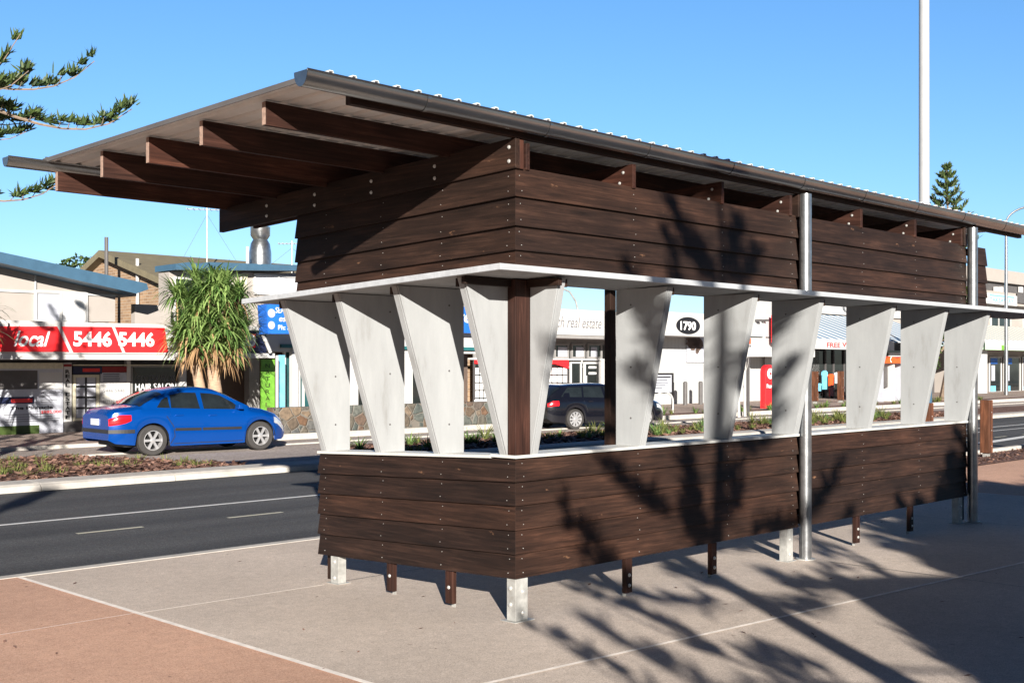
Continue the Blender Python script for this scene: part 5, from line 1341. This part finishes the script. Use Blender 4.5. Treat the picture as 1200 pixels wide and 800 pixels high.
# palm-like tree between the last fins
Y0 = 66; X0 = (1110-600)/1370*Y0; k_ = Y0/1370
leafy('shade_tree', 'leafy street tree with a leaning pale trunk seen between the last white fins', X0, Y0, [(-.2, 0, 0), (.1, 0, 1.8), (.5, 0, 3.6)], [.30, .24, .2],
      [((.4, 0, 4.2), (.9, .9, 1.2)), ((.0, .2, 5.3), (1.1, 1, 1.0)), ((.8, -.2, 3.0), (.5, .6, .8)), ((-.9, 0, 3.2), (.45, .5, .9)), ((.5, 0, 6.0), (.8, .8, .7)), ((-.8, 0, 2.4), (.3, .3, .5))], 650, .34, 'leaf', 8)
leafy('background_tree', 'dark tree crown showing above the blue skillion roof', (96-600)/1370*62, 62, [(0, 0, 0), (0, 0, 6)], [.3, .2],
      [((0, 0, 7.2), (1.2, 1, .7)), ((-1.2, 0, 6.9), (.8, 1, .5)), ((1.1, 0, 7.0), (.7, 1, .5))], 500, .35, 'leaf', 9)
# broad tree and kiosk behind the viewpoint, they throw the big shade at the right
leafy('shade_tree', 'broad tree behind the viewpoint that shades the right end of the shelter', 9.9, -6.5, [(0, 0, 0), (0, 0, 2.4)], [.3, .2],
      [((-1.9, 0, 3.9), (1.4, 1.5, 1.4)), ((-2.35, 0, 4.35), (1.05, 1.2, 1.05)), ((-1.6, 0, 5.0), (1.2, 1.3, 1.1)), ((-.9, 0, 4.0), (1.5, 1.3, 1.3)), ((-.2, .3, 5.0), (1.7, 1.8, 2.1)), ((1.9, 0, 5.2), (2.0, 2, 2.2)), ((4.0, 0, 5.2), (2.2, 2, 2.4)), ((1.5, 0, 3.2), (3.6, 2, 1.3)), ((6.2, 0, 5.2), (2.0, 2, 2.2))], 1500, .45, 'leaf', 10, aspect=.8)
KB = W2S(5.0, -4.5)
kb = thing('amenities_block', 'plain rendered amenities block behind the viewpoint shading the lower right paving', 'building', (KB[0], KB[1], 0), rot=-PHI, local=True)
# leftmost corner set so that its wall throws the long straight shadow edge
mb = MB(); mb.box(0, 7, -5, 0, 0, 3.7); build(mb, 'wall', 'cream', kb)
mb = MB(); N = 12
ol = [(0, 3.7), (7, 3.7), (7, 4.46), (.8, 4.46), (.35, 4.42), (.1, 4.30), (0, 4.12)]
mb.prism(ol, lambda a, b: (a, -5, b), lambda a, b: (a, 0.0, b)); build(mb, 'roof', 'sheet', kb)
mb = MB(); mb.box(2.5, 3.4, 0.003, 0.04, 0, 2.05); d_ = build(mb, 'door', 'bluetrim', kb); mb = MB(); mb.box(3.25, 3.3, .04, .09, .95, 1.1); build(mb, 'handle', 'galv', d_)
# lamp post whose shadow lies over the kerb at the left
ls_ = W2S(-3.6, -9.0)
sl = thing('street_lamp', 'grey street lamp behind the viewpoint whose shadow crosses the left kerb', 'street lamp', (ls_[0], ls_[1], 0), rot=-PHI, local=True)
mb = MB(); mb.tube([(0, 0, 0), (0, 0, 7.4)], [.12, .09], 12); build(mb, 'pole', 'galv', sl)
mb = MB(); mb.tube([(0, 0, 7.3), (0, 0, 7.95)], .2, 14); build(mb, 'lamp_head', 'dgrey', sl)

# ================================================================== CAMERA, SUN, SKY
cam = bpy.data.cameras.new('Camera'); co = bpy.data.objects.new('Camera', cam); COL.objects.link(co)
co.location = (0, 0, EYE); co.rotation_euler = (math.pi/2, 0, 0)
cam.sensor_width = 36; cam.lens = 36*F_/1200; cam.shift_y = 30/1200; cam.clip_end = 2000; cam.clip_start = 0.05
sc.camera = co
EL = math.atan(0.28); AZ = (0.139, -0.990)
sun = bpy.data.lights.new('Sun', 'SUN'); so = bpy.data.objects.new('Sun', sun); COL.objects.link(so)
sun.energy = 5.0; sun.angle = R(0.42); sun.color = (1.0, 0.93, 0.84)
d = Vector((-AZ[0]*math.cos(EL), -AZ[1]*math.cos(EL), -math.sin(EL)))
so.rotation_euler = d.to_track_quat('-Z', 'Y').to_euler(); so.location = (5, -20, 20)
w = bpy.data.worlds.new('World'); sc.world = w; w.use_nodes = True; nt = w.node_tree
sky = nt.nodes.new('ShaderNodeTexSky'); sky.sky_type = 'NISHITA'; sky.sun_disc = False
sky.sun_elevation = EL; sky.sun_rotation = math.atan2(AZ[0], AZ[1]); sky.air_density = 1.0; sky.dust_density = 0.15; sky.ozone_density = 4.0
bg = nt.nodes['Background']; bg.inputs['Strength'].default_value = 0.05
# sky colour scaled by height: brightened low down, dimmed overhead to deepen the shade
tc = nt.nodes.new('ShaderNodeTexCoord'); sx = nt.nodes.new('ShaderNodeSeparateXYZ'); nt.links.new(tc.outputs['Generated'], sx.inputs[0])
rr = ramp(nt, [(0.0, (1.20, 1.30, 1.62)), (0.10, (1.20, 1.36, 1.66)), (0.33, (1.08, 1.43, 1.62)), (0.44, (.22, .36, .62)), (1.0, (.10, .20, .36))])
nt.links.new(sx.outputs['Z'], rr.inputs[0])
mu = nt.nodes.new('ShaderNodeMix'); mu.data_type = 'RGBA'; mu.blend_type = 'MULTIPLY'; mu.inputs[0].default_value = 1
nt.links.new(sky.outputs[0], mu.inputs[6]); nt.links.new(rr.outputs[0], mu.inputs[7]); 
mr = nt.nodes.new('ShaderNodeMapRange'); mr.inputs[1].default_value = -0.6; mr.inputs[2].default_value = 0.6; mr.inputs[3].default_value = 0.22; mr.inputs[4].default_value = 1.0  # added dimming of the sky towards the sun side, weakens fill in shade
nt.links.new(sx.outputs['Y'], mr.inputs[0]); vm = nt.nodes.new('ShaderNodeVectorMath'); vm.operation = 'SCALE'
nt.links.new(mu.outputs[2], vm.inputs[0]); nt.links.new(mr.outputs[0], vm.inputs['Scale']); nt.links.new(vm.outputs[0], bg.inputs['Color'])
sc.view_settings.view_transform = 'Standard'; sc.view_settings.look = 'None'; sc.view_settings.gamma = 1; sc.view_settings.exposure = 1.2
sc.render.engine = 'CYCLES'
